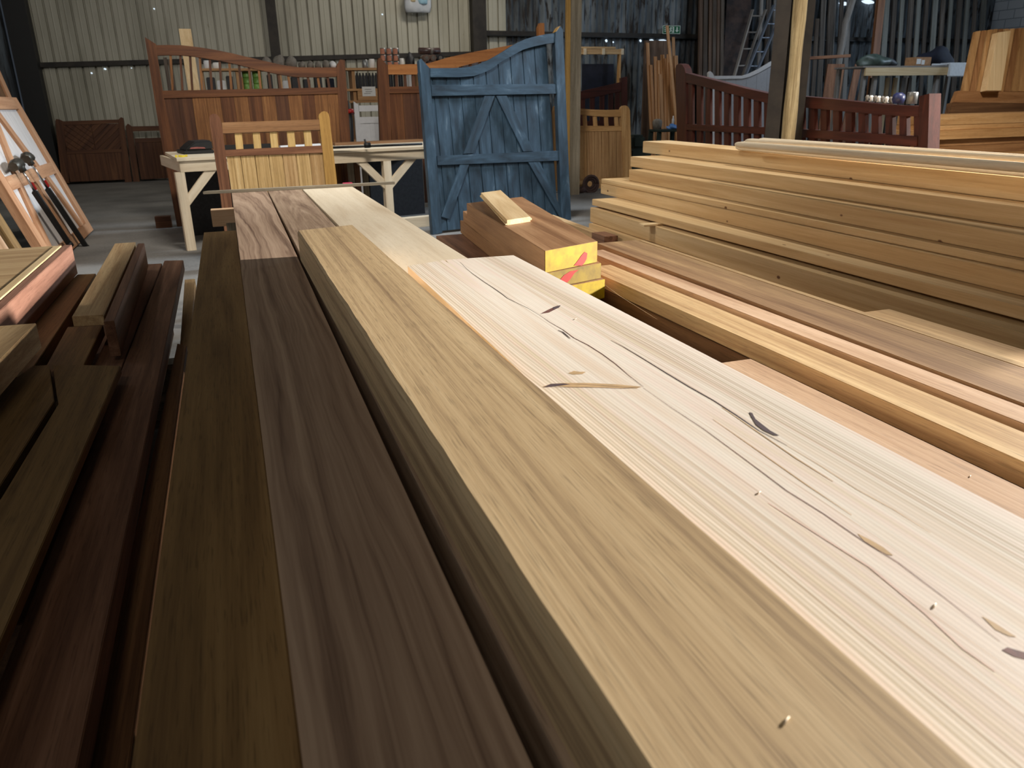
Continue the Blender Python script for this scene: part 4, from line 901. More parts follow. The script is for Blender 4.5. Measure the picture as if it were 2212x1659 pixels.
# on the top shelf
GT = 'goods on top of the shelving'
for i, (x, r) in enumerate(((580, .11), (606, .13), (632, .12), (655, .072), (673, .072), (690, .072), (707, .08), (722, .07))):
    p = at(x, 140); bm = bmesh.new(); add_blob(bm, (p.x, SY + .2, zt + r * .56), r * .74, .12, r, .12, i)
    tag(mesh('wrapped_bundle', bm, M_GREY if i != 7 else M_WHITE), ('grey wrapped bundle on the shelving, %s counting from the left' % nam[i]) if i < 7 else 'white wrapped bundle at the right end of the grey ones on the shelving', 'bundle', GT)
for i, (x, h, r, m, l) in enumerate(((447, .12, .05, M_WHITE, 'white tub on the left end of the shelving top'), (468, .09, .06, M_LABEL, 'pale tub on the shelving top, second from the left'), (737, .10, .04, M_WHITE, 'white cup on the shelving beside the big gate post'),
        (793, .13, .05, M_TIN, 'grey tin on the shelving, left of a white one'), (808, .14, .05, M_LABEL, 'white tin on the shelving beside the orange tins'), (873, .15, .04, M_LABEL, 'pale bag-like tub right of the orange tins'))):
    p = at(x, 140); tag(lathe('tub', [(r * .9, 0), (r, h * .1), (r, h * .85), (r * .85, h * .9), (r * .85, h)], (p.x, SY + .18, zt), m), l, 'tub', GT)
for i in range(9):
    cx, rw = i % 3, i // 3; p = at(833.5 + cx * 14, 140); r = .052
    tt = thing('paint_tin', 'orange-banded tin, %s row, %s of the three-wide stack on the shelving' % (('bottom', 'middle', 'top')[rw], ('left', 'middle', 'right')[cx]), 'tin', (p.x, SY + .16, zt + rw * .102), 'stack of orange tins')
    lathe('can', [(r, 0), (r, .098), (r * .9, .1), (r * .9, .1005)], (p.x, SY + .16, zt + rw * .102), M_TIN, 14, tt)
    bm = bmesh.new(); ns = 14
    for k in range(7): # wrap label over the front left half
        a0, a1 = math.radians(200 + k * 12), math.radians(212 + k * 12); R_ = r + .0015
        bm.faces.new([bm.verts.new((p.x + R_ * math.cos(a_), SY + .16 + R_ * math.sin(a_), zt + rw * .102 + z)) for a_, z in ((a0, .008), (a1, .008), (a1, .09), (a0, .09))])
    mesh('orange_label', bm, M_ORANGE, tt)['label'] = 'orange label'
for i, (x, y, rx, rz, m, l) in enumerate(((892, 127, .075, .15, M_DARK, 'dark bag on the shelving, right of the orange tins'), (1030, 124, .24, .13, M_TARPB, 'bluish bag on the shelving, at the right end'))):
    p = at(x, y); bm = bmesh.new(); add_blob(bm, (p.x, SY + .25, zt + rz * .57), rx, .14, rz, .2, 20 + i)
    tag(mesh('bag', bm, m), l, 'bag', GT)
xr2 = at(1075, 150).x
for z in (zt, z2, z3): pass
box('shelf_extension', xr + .002, xr2, SY, SY + .45, zt - .035, zt, W_SHELF, t, V((1, 0, 0)))
box('upright', xr2 - .06, xr2 - .01, SY + .05, SY + .45, 0, zt - .036, W_SHELF, t)
for i, (x, lay, m) in enumerate(((915, 0, M_TUBE2), (930, 0, M_TUBE), (945, 0, M_DARK), (960, 0, M_TUBE), (922.5, 1, M_TUBE2), (937.5, 1, M_TUBE2), (952.5, 1, M_DARK), (930, 2, M_TUBE))):
    p = at(x, 130); rr = .053; zz = zt + rr + lay * .097 + .001
    tt = thing('sealant_roll', 'dark roll, %s of the roll heap on the shelving' % ['first of the bottom row', 'second of the bottom row', 'third of the bottom row', 'last of the bottom row', 'left of the middle row', 'middle of the middle row', 'right of the middle row', 'long one on top'][i], 'roll', (p.x, SY + .15, zz - rr), 'heap of rolls on the shelving')
    if lay < 2:
        tube('roll', [(p.x, SY + .02, zz), (p.x, SY + .3, zz)], rr, m, tt); tube('pale_end', [(p.x, SY + .012, zz), (p.x, SY + .02, zz)], rr * .55, M_GREY, tt)
    else:
        zz += .012; tube('roll', [(p.x - .16, SY + .12, zz), (p.x + .2, SY + .14, zz)], rr, m, tt); tube('pale_end', [(p.x + .03, SY + .13, zz), (p.x + .07, SY + .132, zz)], rr + .003, M_GREY, tt)
# inside the shelves
GI = 'goods inside the shelving'
for i, (x, wd, h, m, l) in enumerate(((456, .18, .20, M_DARK, 'dark box in the first bay of the shelving'), (478, .18, .15, M_BUBBLE, 'white bag in the first bay of the shelving'), (497, .14, .22, M_DARK, 'dark box at the right of the first shelving bay'),
        (523, .06, .2, M_CARD, 'brown box in the second shelving bay'), (585, .10, .24, M_DARK, 'dark folder right of the lime cans'), (618, .14, .14, M_BUBBLE, 'white bag in the third bay of the shelving'),
        (640, .16, .2, M_DARK, 'dark box in the third bay behind the spindles'), (665, .14, .16, M_DARK, 'dark box in the third bay, second from its left'), (690, .15, .2, M_DARK, 'dark box in the third bay, third from its left'), (716, .16, .17, M_NAVY, 'navy box in the third bay beside the gate post'))):
    p = at(x, 180); wd *= .72; tag(box('stored_box', p.x - wd / 2, p.x + wd / 2, SY + .08, SY + .3, z2 + .002, z2 + h * .95, m, None, None, .01), l, 'box', GI)
for i in range(6):
    cx, rw = i % 2, i // 2; p = at(536 + cx * 22, 180)
    tag(lathe('lime_can', [(.068, 0), (.07, .01), (.07, .085), (.058, .089)], (p.x, SY + .18, z2 + .002 + rw * .09), M_LIME), 'lime green can, %s row, %s, behind the gate spindles' % (('bottom', 'middle', 'top')[rw], ('left', 'right')[cx]), 'can', 'lime green cans')
for i in range(8):
    p = at(775 + i * 7.0, 180); tag(lathe('dark_bottle', [(.022, 0), (.025, .02), (.025, .19), (.012, .22), (.012, .24)], (p.x, SY + .15, z2 + .002), M_DARK, 10), 'dark bottle above the labelled box, %s from the left' % nam[i], 'bottle', 'dark bottles above the labelled box')
for i in range(5):
    p = at(848 + i * 11, 180); tag(lathe('dark_bottle', [(.036, 0), (.04, .02), (.04, .2), (.018, .23), (.018, .25)], (p.x, SY + .15, z2 + .002), (M_DARK, M_DARK, M_DARK, M_BUBBLE, M_WHITE)[i], 10), '%s bottle behind the second gate spindles, %s from the left' % (('dark', 'dark', 'dark', 'pale', 'white')[i], nam[i]), 'bottle', 'bottles behind the second gate')
a, b = at(773, 208), at(823, 187)
t = thing('storage_box', 'wooden box with a white label on the shelving between the brown gates', 'box', ((a.x + b.x) / 2, SY + .1, z3))
box('body', a.x, b.x, SY - .01, SY + .35, z3 + .002, z2 - .038, W_SHELF, t)
c, d_ = at(783, 208), at(810, 187); box('white_label', c.x, d_.x, SY - .016, SY - .011, c.z, d_.z, M_LABEL, t, None, 0)['label'] = 'white label'
for i, (x, y) in enumerate(((795, 193), (797, 198), (794, 202))):
    p = at(x, y); box('label_print', p.x - .06, p.x + .05, SY - .018, SY - .0165, p.z - .004, p.z + .004, M_GREY, bpy.data.objects['white_label'], None, 0)
# small white gate standing between the big gates
PX = Plane((at(770, 300, 11.6).x, 11.6, 0), (1, 0, 0), lean((0, 1, 0), 2))
t = thing('white_gate', 'narrow white picket gate standing between the two big brown gates', 'gate', (at(795, 300, 11.6).x, 11.6, 0))
PX.part('stile', [(764, 219), (774, 226), (782, 300), (790, None), (779, None), (770, 300)], -.06, 0, M_WHITE, t); PX.part('stile', [(818, 224), (826, 218), (830, 300), (836, None), (826, None), (820, 300)], -.06, 0, M_WHITE, t)
PX.part('rail', [(775, 228), (819, 227), (819.5, 240), (776, 241)], -.05, -.005, M_WHITE, t, 'u'); PX.part('rail', [(777, 253), (820, 252), (820.5, 266), (778, 267)], -.05, -.005, M_WHITE, t, 'u')
boarding(PX, 'boarding', span(PX.uv(780, 290)[0], PX.uv(821, 290)[0], 4), .06, lambda u: PX.uv(800, 265)[1], -.04, -.015, [M_WHITE], t, .008)
p = at(757, 260, 11.3); t = thing('strimmer', 'dark pole tool with a red collar leaning beside the white picket gate', 'tool', (p.x, 11.3, 0))
q = at(752, 220, 11.5); e = at(757, 330, 11.2); tube('shaft', [(e.x, 11.2, 0), (p.x, 11.35, p.z), (q.x, 11.55, q.z)], [.03, .04, .025], M_BLACK, t)
p2 = at(758, 243, 11.4); tube('red_collar', [(p2.x, 11.40, p2.z - .02), (p2.x - .005, 11.42, p2.z + .03)], .05, M_RED, t)['label'] = 'red collar'
# tall board standing behind the big gate at left
a = at(386, 62, 12.6); b = at(412, 62, 12.6); lo = at(405, 300, 12.3)
tag(solid('pale_board', [(a.x, 12.6, a.z), (b.x, 12.6, a.z), (b.x + .03, 12.1, 0), (a.x + .03, 12.1, 0)], (0, .04, 0), W_SOFT, None, V((0, 0, 1))), 'tall pale board standing upright behind the big gate, against the cream wall', 'board')
for i, (x, y, w_) in enumerate(((352, 124, 6), (362, 128, 6), (420, 124, 9))):
    p = at(x, y, 12.9); tag(box('leaning_strip', p.x, p.x + w_ * .008, 12.9, 12.94, 0, p.z, (W_OLD, W_OLD, W_OLDP)[i]), ['grey strip behind the first spindles of the big gate', 'second grey strip behind the spindles of the big gate', 'pale strip right of the tall pale board'][i], 'strip')
# clear bag hanging on the back wall
hb_ = V((0, 0, 1)); p = atY(904, 26, WY - .2)
t = thing('plastic_bag', 'clear plastic bag with white and blue packets hanging on the cream wall', 'bag', p)
bm = bmesh.new(); add_blob(bm, (p.x, WY - .2, p.z + .22), .24, .1, .42, .22, 4); mesh('bag_film', bm, M_CLEAR, t)
bm = bmesh.new(); add_blob(bm, (p.x + .08, WY - .27, p.z + .30), .11, .06, .30, .15, 5); mesh('blue_packet', bm, M_PALEBLUE, t)['label'] = 'pale blue packet'
bm = bmesh.new(); add_blob(bm, (p.x - .12, WY - .26, p.z + .30), .09, .06, .24, .15, 6); mesh('paper_packet', bm, M_CARD2, t)
tube('hanging_cord', [(p.x, WY - .2, p.z + .8), (p.x, WY - .05, p.z + 1.5)], .008, M_WHITE, t)
# ================================================================== posts
def vpost(x0, x1, Y, d): return atY(x0, 100, Y).x, atY(x1, 100, Y).x, Y, Y + d
x0, x1, y0, y1 = vpost(1232, 1247, 10.7, .14); t = thing('roof_post', 'weathered timber roof post with a yellowish facing board, right of the blue gate', 'post', ((x0 + x1) / 2, 10.75, 0))
box('post', x0, x1 + .06, y0, y1, 0, ROOF - .01, W_POST, t); a = atY(1223, 100, 10.7).x; box('facing_board', a, x0 - .002, 10.69, 10.74, 0, ROOF - .01, W_GOLD, t)
PYR = 6.0; c0 = atY(1681, 150, PYR); fw = V((c0.x, c0.y, 0)).normalized(); sd = V((fw.y, -fw.x, 0))
t = thing('steel_post', 'dark brown steel roof post in front of the red gate', 'post', (c0.x, c0.y, 0))
def pbox(nm, s0, s1, d0, d1, par): return solid(nm, [V((c0.x, c0.y, 0)) + sd * a_ + fw * b_ for a_, b_ in ((s0, d0), (s1, d0), (s1, d1), (s0, d1))], (0, 0, ROOF - .01), M_STEEL, par, V((0, 0, 1)))
pbox('front_flange', -.062, .058, 0, .014, t); pbox('web', -.007, .007, .0145, .13, t); pbox('rear_flange', .05, .25, .1305, .145, t)
bm = bmesh.new(); rnd = random.Random(9); pts = []; rad = []
lc = V((c0.x, c0.y, 0)) + sd * .128 + fw * .03
for i in range(34): z = i * .1; pts.append(lc + V((.008 * math.sin(z * 2), .006 * math.cos(z * 1.7), z))); rad.append(.060 + .004 * math.sin(z * 7) - .003 * z + rnd.uniform(-.001, .001))
add_tube(bm, pts, rad, 16); tag(mesh('log_post', bm, W_LOG, None, frame_of(V((0, 0, 1)), V((0, 1, 0)), pts[0])), 'round peeled log standing against the dark steel post', 'post')
# coil and shaving on the floor
p = onz(1275, 416, 0); bm = bmesh.new()
for k in range(3):
    add_tube(bm, [V((p.x + (.12 - k * .03) * math.cos(a_), p.y - .02 + k * .02, .125 + (.12 - k * .03) * math.sin(a_))) for a_ in [j * math.pi / 8 for j in range(17)]], .02, 8)
add_tube(bm, [V((p.x - .1, p.y, .06)), V((p.x - .16, p.y, .045)), V((p.x - .24, p.y, .03))], [.05, .045, .02], 8)
tag(mesh('strap_coil', bm, M_BROWNC), 'brown coiled strap on the floor in front of the oak gate', 'strap')
p = onz(948, 546, 0); bm = bmesh.new(); add_tube(bm, [p + V((.09 * math.cos(a_) + .05, .3 * math.sin(a_), .012)) for a_ in [1.6 + j * .14 for j in range(12)]], .006, 6)
tag(mesh('white_string', bm, M_WHITE), 'short curved white cord on the floor beside the pale plank', 'cord')

# ================================================================== back right corner
# pale frame with a navy cloth
YF = 14.6
def fb(name, x0, x1, y0, y1, d, mat, par, Y=YF):
    a, b = atY(x0, y1, Y), atY(x1, y0, Y); return box(name, a.x, b.x, Y, Y + d, max(a.z, 0), b.z, mat, par)
t = thing('open_timber_surround', 'pale timber frame standing behind the red gate, right of the roof post', 'frame', (atY(1300, 300, YF).x, YF, 0))
fb('top_rail', 1240, 1345, 106, 117, .1, W_TAN, t); fb('leg', 1329, 1342, 117, 460, .1, W_OAK, t); fb('leg', 1238, 1249, 117, 460, .1, W_OAK, t); fb('upper_batten', 1254, 1330, 101, 105, .08, W_TAN, t)
for x in (1261, 1301, 1342): fb('end_block', x, x + 6, 105, 118, .12, W_PALE, t, YF - .02)
t = None
a, b = atY(1256, 350, 14.9), atY(1326, 138, 14.9)
tag(box('navy_board', a.x, b.x, 14.9, 14.94, 0, b.z, M_NAVY), 'dark navy board standing inside the pale timber frame', 'board')
# bunch of battens against the wall
YB = 15.2; a, b = atY(1398, 300, YB + .5), atY(1478, 86, YB + .5)
tag(box('brown_panel', a.x, b.x - .2, YB + .75, YB + .8, 0, b.z, W_OLDBR), 'brown panel against the wall behind the pale battens', 'panel')
BT = [(1396, 92, 1405, 150, 8), (1404, 140, 1412, 275, 7), (1413, 122, 1418, 300, 8), (1421, 130, 1424, 300, 8), (1428, 118, 1432, 300, 9), (1435, 126, 1436, 300, 8), (1441, 117, 1443, 300, 9), (1446, 134, 1452, 300, 7), (1452, 80, 1458, 300, 7), (1457, 120, 1462, 300, 9), (1439, 55, 1462, 300, 7), (1423, 160, 1430, 300, 8), (1464, 140, 1470, 300, 8)]
pos = ['leftmost', 'second from the left', 'third from the left', 'fourth from the left', 'fifth from the left', 'sixth from the left', 'seventh from the left', 'eighth from the left', 'ninth from the left', 'tenth from the left', 'tallest and slanting', 'low in front', 'rightmost']
for i, (xa, ya, xb, yb_, w_) in enumerate(BT):
    pl = Plane((0, YB + .1 - i * .04, 0), (1, 0, 0), lean((0, 1, 0), 13)); A = pl.px(xa, ya); B_ = pl.px(xb, 300)
    if B_.z > 0: B_ = B_ + (B_ - A) * (B_.z / (A.z - B_.z))
    wv = V((w_ * .0088, 0, 0))
    tag(solid('batten', [A, A + wv, B_ + wv, B_], (0, .028, 0), W_BATTEN, None, A - B_), 'pale batten in the bunch by the exit sign, %s' % pos[i], 'batten', 'bunch of battens below the exit sign')
# exit sign: running figure, door and arrow
PZ = Plane((9.5, WY - .17, 0), (1, 0, 0), (0, 0, 1)); a, b = PZ.uv(1431, 73), PZ.uv(1470, 55.5)
t = thing('exit_sign', 'green emergency exit sign with running figure and down arrow on the dark wall', 'sign', PZ.pt((a[0] + b[0]) / 2, a[1]))
W_, H_ = b[0] - a[0], b[1] - a[1]
def sg(q, d, m, nm): return PZ.slab(nm, [(a[0] + x * W_, a[1] + y * H_) for x, y in q], d - .003, d, m, t, None, 0)
PZ.slab('white_border', [(a[0], a[1]), (b[0], a[1]), (b[0], b[1]), (a[0], b[1])], -.006, 0, M_SIGNW, t, None, 0)
sg([(.03, .06), (.97, .06), (.97, .94), (.03, .94)], .004, M_SAFE, 'green_face')
sg([(.80, .2), (.70, .45), (.77, .45), (.77, .82), (.84, .82), (.84, .45), (.91, .45)], .008, M_SIGNW, 'arrow')
sg([(.50, .14), (.64, .14), (.64, .86), (.50, .86), (.50, .78), (.57, .78), (.57, .22), (.50, .22)], .008, M_SIGNW, 'door_symbol')
sg([(.36, .16), (.42, .16), (.46, .38), (.53, .26), (.56, .32), (.47, .5), (.48, .62), (.54, .56), (.56, .6), (.48, .72), (.42, .72), (.36, .58), (.39, .54), (.42, .6), (.41, .42)], .008, M_SIGNW, 'running_figure')
sg([(.45 + .035 * math.cos(k * .785), .8 + .075 * math.sin(k * .785)) for k in range(8)], .008, M_SIGNW, 'figure_head')
for k in range(3): sg([(.09, .70 - k * .22), (.29 - .03 * k, .70 - k * .22), (.29 - .03 * k, .82 - k * .22), (.09, .82 - k * .22)], .008, M_SIGNW, 'lettering_block')
# dark green stool with bits on it
YT = 12.4; p = atY(1440, 279, YT); t = thing('plastic_stool', 'dark green plastic stool with bits and pieces on it, left of the red gate', 'stool', (p.x, YT, 0))
solid('seat', [(p.x - .25, YT - .2, p.z - .04), (p.x + .27, YT - .2, p.z - .04), (p.x + .27, YT + .2, p.z - .04), (p.x - .25, YT + .2, p.z - .04)], (0, 0, .04), M_GREEN, t, None, .012)
for sx in (-1, 1):
    for sy in (-1, 1): solid('leg', [(p.x + sx * .17, YT + sy * .14, p.z - .041), (p.x + sx * .25, YT + sy * .14, p.z - .041), (p.x + sx * .28, YT + sy * .18, 0), (p.x + sx * .21, YT + sy * .18, 0)], (0, .04, 0), M_GREEN, t, V((0, 0, 1)), .006)
bm = bmesh.new(); add_blob(bm, (p.x + .10, YT - .06, p.z + .031), .13, .09, .055, .3, 8); tag(mesh('blue_bag', bm, M_PALEBLUE2), 'crumpled blue bag on the dark green stool', 'bag')
tag(lathe('grey_pot', [(.07, 0), (.085, .12), (.07, .15), (.03, .17)], (p.x - .13, YT + .1, p.z), M_GREY), 'grey pot on the dark green stool', 'pot')
tag(lathe('white_tube', [(.02, 0), (.022, .15), (.01, .18), (.01, .21)], (p.x + .2, YT + .14, p.z), M_WHITE), 'white tube standing on the dark green stool', 'tube')
p = atY(1376, 305, 12.0); t = thing('machine', 'low dark green machine on the floor right of the oak gate', 'machine', (p.x, 12, 0))
box('base', p.x - .14, p.x + .22, 11.9, 12.3, 0, p.z - .12, M_GREEN, t, None, .02); box('cover', p.x - .1, p.x + .14, 11.95, 12.25, p.z - .119, p.z + .1, M_GREEN, t, None, .04)
# long timbers leaning in the corner
YL = 15.8
LT = [(1508, 8), (1518, 9), (1530, 7), (1538, 8), (1547, 6), (1555, 8)]
for i, (x, w_) in enumerate(LT):
    A = atY(x + 3, 0, YL + .6 - i * .02); B_ = atY(x, 200, YL); wv = V((w_ * .0105, 0, 0)); A = A + (A - B_) * .35; B_ = V((B_.x, YL - .15, 0))
    tag(solid('leaning_timber', [A, A + wv, B_ + wv, B_], (0, .05, 0), W_OLD if i % 2 else W_OLDBR, None, A - B_), 'long dark timber leaning in the corner, %s from the left' % nam[i], 'timber', 'long timbers leaning by the rusty sheet')
A0, A1 = atY(1572, -30, YL + .7), atY(1625, -30, YL + .7); B0, B1 = atY(1556, 200, YL), atY(1606, 200, YL)
tag(solid('rusty_sheet', [A0, A1, V((B1.x, B1.y - .1, 0)), V((B0.x, B0.y - .1, 0))], (0, .012, 0), M_RUST, None, V((0, 0, 1))), 'tall rusty sheet leaning between the long timbers and the ladders', 'sheet')
def ladder(label, bl, br, tl_, tr_, Yb, Yt, mat, n, grp):
    L0, R0 = atY(*bl, Yb), atY(*br, Yb); L1, R1 = atY(*tl_, Yt), atY(*tr_, Yt)
    for P_, Q_ in ((L0, L1), (R0, R1)):
        d = P_ - Q_; P_ += d * (P_.z / max(-d.z, .1)) if d.z < 0 else V()
    t = thing('ladder', label, 'ladder', (L0 + R0) / 2, grp)
    for P_, Q_ in ((L0, L1), (R0, R1)): solid('stile', [P_ - V((.02, 0, 0)), P_ + V((.02, 0, 0)), Q_ + V((.02, 0, 0)), Q_ - V((.02, 0, 0))], (0, .07, 0), mat, t, Q_ - P_, .004)
    for k in range(n):
        f = (k + .6) / n; tube('rung', [L0 + (L1 - L0) * f + V((0, .035, 0)), R0 + (R1 - R0) * f + V((0, .035, 0))], .017, mat, t, 8)
ladder('bright aluminium ladder leaning in the corner behind the white gate', (1612, 165), (1632, 165), (1674, 10), (1698, 10), 14.9, 15.8, M_ALU, 11, 'ladders in the corner')
ladder('dull wooden ladder leaning left of the aluminium one', (1588, 165), (1606, 165), (1628, 20), (1656, 20), 15.25, 16.0, W_OLDP, 9, 'ladders in the corner')
# grey boards on the wall, pale and dark in turn
for i in range(15):
    x = 1640 + i * 13.2 + (i % 3) * 2; Yb = 15.9 - (i % 2) * .15; A = atY(x + 4, -40, Yb + .7); B_ = V((atY(x, 200, Yb).x, Yb, 0)); w_ = .085 + .02 * (i % 4); wv = V((w_, 0, 0))
    if i in (4, 9): A = atY(x + 4, 40, Yb + .5)
    tag(solid('old_board', [A, A + wv, B_ + wv, B_], (0, .03, 0), W_OLDP if i % 2 == 0 else W_OLD, None, A - B_), 'old board leaning on the dark wall behind the white gate, number %d from the left' % (i + 1), 'board', 'old boards leaning on the dark wall')
t = None
P_ = [atY(x, y, 15.2) for x, y in ((1848, -20), (1836, 20), (1826, 50), (1823, 75), (1815, 115), (1808, 170))]; P_.append(V((P_[-1].x - .1, 15.1, 0)))
tag(tube('grey_pipe', P_, .07, W_OLDP), 'bent grey pipe rising in front of the old boards', 'pipe')
A = atY(1900, -20, 15.4); B_ = V((atY(1886, 160, 15.2).x, 15.2, 0)); wv = V((.19, 0, 0))
tag(solid('orange_timber', [A, A + wv, B_ + wv, B_], (0, .08, 0), W_OLDOR, None, A - B_), 'orange brown timber standing by the dark green bundle', 'timber')
for i in range(13):
    x = 1912 + i * 17.6; Yb = 15.6; A = atY(x + 2, -40, Yb + .4); B_ = V((atY(x - 4, 200, Yb).x, Yb, 0)); wv = V((.15 - .02 * (i % 3), 0, 0))
    tag(solid('old_board', [A, A + wv, B_ + wv, B_], (0, .03, 0), W_OLD if i % 2 else W_OLDP2, None, A - B_), 'tall grey board leaning behind the side table, number %d from the left' % (i + 1), 'board', 'tall boards behind the side table')
# side table with things on it
YS = 12.2
def sx(x, y=150): return atY(x, y, YS)
zt2 = sx(1960, 142).z; a, b = sx(1864).x, sx(2120).x
t = thing('side_table', 'long timber side table with a pale apron in the back right corner', 'table', ((a + b) / 2, YS + .3, 0))
box('table_top', a, b, YS, YS + .75, zt2 - .03, zt2, W_OLDP, t, V((1, 0, 0))); box('apron', a + .06, b, YS - .01, YS + .03, sx(1960, 163).z, zt2 - .031, W_SOFT, t, V((1, 0, 0)))
for x in (1864, 1888, 2022, 2080): q = sx(x, 200).x; box('leg', q, q + .07, YS + .035, YS + .1, 0, zt2 - .031, W_OLDP, t)
box('back_leg', b - .1, b - .03, YS + .65, YS + .72, 0, zt2 - .031, W_OLDP, t); box('back_leg', a + .03, a + .1, YS + .65, YS + .72, 0, zt2 - .031, W_OLDP, t)
GB = 'things on the side table'
q = sx(1905); bm = bmesh.new(); add_blob(bm, (q.x, YS + .25, zt2 + .074), .30, .16, .13, .25, 31); tag(mesh('green_bundle', bm, M_CLOTHGR), 'grey green rolled bundle on the left end of the side table', 'bundle', GB)
q = sx(1945); bm = bmesh.new(); add_blob(bm, (q.x + .1, YS + .58, zt2 + .065), .30, .12, .11, .25, 35); tag(mesh('dark_bundle', bm, M_DARK), 'dark bundle behind the cardboard box on the side table', 'bundle', GB)
c, d_ = sx(1981, 138), sx(2018, 120); t = thing('cardboard_box', 'small cardboard box with white labels on the side table', 'box', ((c.x + d_.x) / 2, YS + .1, zt2), GB)
box('carton', c.x, d_.x, YS + .05, YS + .3, zt2 + .001, zt2 + .15, M_CARD, t, None, .004); box('label', c.x + .03, c.x + .13, YS + .044, YS + .049, zt2 + .03, zt2 + .12, M_LABEL, t, None, 0); box('label', c.x + .15, c.x + .22, YS + .044, YS + .049, zt2 + .02, zt2 + .10, M_LABEL, t, None, 0)
q = sx(2068); bm = bmesh.new(); add_blob(bm, (q.x, YS + .52, zt2 + .136), .40, .18, .24, .25, 33); tag(mesh('navy_jacket', bm, M_NAVY), 'heap of navy clothing on the side table', 'clothing', GB)
A, B_ = sx(2050, 150), sx(2110, 146); t = thing('foam_roll', 'white foam sheet hanging over the front of the side table', 'foam', (A.x, YS - .06, zt2), GB)
solid('sheet', [V((A.x - .06, YS - .09, zt2 - .2)), V((A.x - .06, YS - .02, zt2 - .2)), V((A.x - .05, YS - .015, zt2 + .004)), V((A.x - .05, YS + .2, zt2 + .004)), V((A.x - .05, YS + .2, zt2 + .05)), V((A.x - .05, YS - .05, zt2 + .05))], (.62, 0, 0), M_BUBBLE, t, None, .015)
q = sx(2008, 130); tag(box('white_tray', q.x + .1, q.x + .45, YS + .0, YS + .04, zt2 + .001, zt2 + .035, M_WHITE, None, None, .006), 'white tray on the front edge of the side table', 'tray', GB)
for i, (x, w_, m) in enumerate(((1878, 10, W_OLD), (1912, 9, W_SOFT), (1929, 9, W_SOFT), (1945, 10, W_OLDP), (1960, 8, W_OLD))):
    q = atY(x, 200, 12.7).x; tag(box('board', q, q + w_ * .0085, 12.7, 12.74, 0, atY(x, 168, 12.7).z, m), '%s board standing under the side table, %s from its left' % (('dark', 'pale', 'pale', 'grey', 'dark')[i], nam[i]), 'board', 'boards under the side table')
# things on the top rail of the red gate: blue tub, tin, small knobs
def on_gate(x, dz=0): p = PD.px(x, yat([(1660, 202), (1720, 207), (1800, 214), (1870, 222), (1930, 227.5), (1985, 229)], x), -.04); return (p.x, p.y, p.z + .012 + dz)
tag(lathe('blue_tub', [(.035, 0), (.045, .03), (.04, .06), (.02, .075)], on_gate(1939), M_NAVYB), 'dark blue tub standing on the red gate rail', 'tub', 'small things on the red gate rail')
tag(lathe('metal_tin', [(.036, 0), (.036, .075), (.033, .08)], on_gate(1968), M_TIN), 'grey ribbed tin on the red gate rail beside its right post', 'tin', 'small things on the red gate rail')
for i, x in enumerate((1872, 1881, 1889, 1897, 1905, 1914, 1923)):
    tag(lathe('fixing_knob', [(.016, 0), (.01, .015), (.017, .03), (.008, .045)], on_gate(x), M_LABEL if i % 2 else M_GREY, 8), 'small %s knob on the red gate rail, %s from the left' % (('grey', 'white')[i % 2], nam[i]), 'knob', 'small things on the red gate rail')
# second bench in the dark
YQ = 14.0; a, b = atY(1738, 128, YQ), atY(1838, 118, YQ); t = thing('side_bench', 'small dark bench with an orange edge, right of the white gate', 'bench', ((a.x + b.x) / 2, YQ, 0))
solid('top', [(a.x - .3, YQ, a.z - .02), (b.x, YQ, b.z - .05), (b.x, YQ, b.z + .01), (a.x - .3, YQ, a.z + .03)], (0, .6, 0), W_OLDOR, t, V((1, 0, 0)))
for x in (a.x - .25, b.x - .1): box('leg', x, x + .08, YQ + .1, YQ + .5, 0, a.z - .09, W_OLD, t)
for i, (x0, x1, lean_) in enumerate(((1752, 1788, .15), (1798, 1812, .3), (1822, 1830, .25))):
    a, b = atY(x0, 205, YQ + .2), atY(x1, 205, YQ + .2); tp = atY(x0, 140, YQ + .3)
    tag(solid('orange_board', [(a.x, YQ - .12, 0), (b.x, YQ - .12, 0), (b.x + lean_, YQ - .03, tp.z), (a.x + lean_, YQ - .03, tp.z)], (0, .02, 0), W_OLDOR, None, V((0, 0, 1))), ['wide orange brown board leaning on the dark bench', 'narrow orange board leaning on the dark bench', 'rightmost narrow board leaning on the dark bench'][i], 'board', 'orange boards leaning on the dark bench')

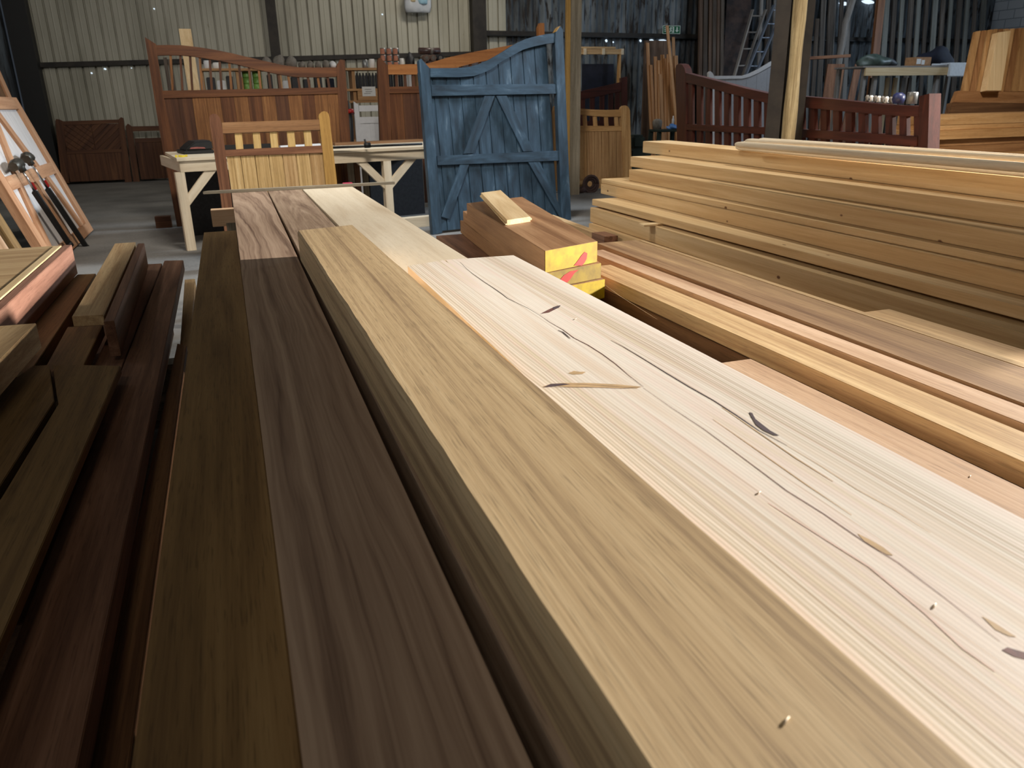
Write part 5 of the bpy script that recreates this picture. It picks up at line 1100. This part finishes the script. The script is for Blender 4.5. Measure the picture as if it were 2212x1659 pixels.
# ================================================================== stacks at the right frame edge
def flat(label, x0, x1, y0, y1, Y, d, mat, name='board', grp=None, x1y=None):
    a, b = atY(x0, y0, Y), atY(x0, y1, Y); X1 = atY(x1, y0, Y).x
    return tag(box(name, a.x, X1, Y, Y + d, max(b.z, 0), a.z, mat, None, V((1, 0, 0)), .003), label, 'board', grp)
RG = 'boards stacked at the right frame edge'
YR = 5.9
zz = [atY(2010, y, YR).z for y in (250, 272, 283, 303, 318, 336)]; zz += [zz[-1] * (1 - k / 8) for k in range(1, 9)]
offs = [2012, 2012, 2000, 2010, 2010, 2010, 2012, 2012, 2012, 2012, 2012, 2012, 2012]
for i in range(13):
    X0 = atY(offs[i], 300, YR).x; m = (W_RSTK, W_RSTK, W_RSTK, W_RSTK2, W_RSTK2)[i % 5]
    tag(box('wide_board', X0, X0 + 2.6, YR + (.0 if i != 2 else -.03), YR + .45, zz[i + 1] + .001, zz[i], m, None, V((1, 0, 0)), .003), 'tan board in the stack at the right frame edge, %s from its top' % (nam + ['ninth', 'tenth', 'eleventh', 'twelfth', 'bottom'])[i], 'board', RG)
PT = Plane((0, 6.35, 0), (1, 0, 0), lean((0, 1, 0), 10)); zb = zz[0]
t = thing('boarded_panel', 'panel of upright brown boards leaning above the stack at the right frame edge', 'panel', (PT.px(2100, 245).x, 6.3, zb))
vb0 = PT.uv(2100, 250)[1]
PT.slab('bottom_rail', [PT.uv(2054, 222), PT.uv(2320, 226), PT.uv(2320, 252), PT.uv(2048, 247)], -.05, .02, W_BROWN, t, 'u')
PT.slab('rail', [PT.uv(2070, 196), PT.uv(2320, 200), PT.uv(2320, 225), PT.uv(2060, 221)], -.05, .0, W_RSTK2, t, 'u')
bs = [(2108, 68, 2080), (2122, 66, 2096), (2134, 65, 2110), (2147, 63, 2121), (2159, 62.5, 2134), (2171, 62, 2146), (2183, 62, 2158), (2196, 61, 2171), (2210, 60, 2186), (2224, 60, 2201), (2238, 60, 2216), (2252, 60, 2231), (2268, 60, 2248), (2284, 60, 2265)]
for i in range(13):
    (xa, ya, xb), (xc, yc, xd) = bs[i], bs[i + 1]
    PT.part('upright_board', [(xa, ya), (xc - 3.2, yc), (xd - 3.2, 198), (xb, 197)], -.04, -.004 - .008 * (i % 2), (W_RSTK, W_RSTK2, W_RSTK)[i % 3], t)
PT.slab('gap_shade_backing', [PT.uv(2110, 72), PT.uv(2320, 66), PT.uv(2320, 196), PT.uv(2086, 196)], -.06, -.042, M_DARK, t)  # dark colour stands in for shade in the gaps between the boards
t2 = PT.part('pale_timber', [(2156, 70), (2184, 66), (2163, 196), (2130, 196)], .002, .075, W_SOFT, None, 'v', .003)
tag(t2, 'pale square timber standing in front of the upright boards at the right frame edge', 'timber')
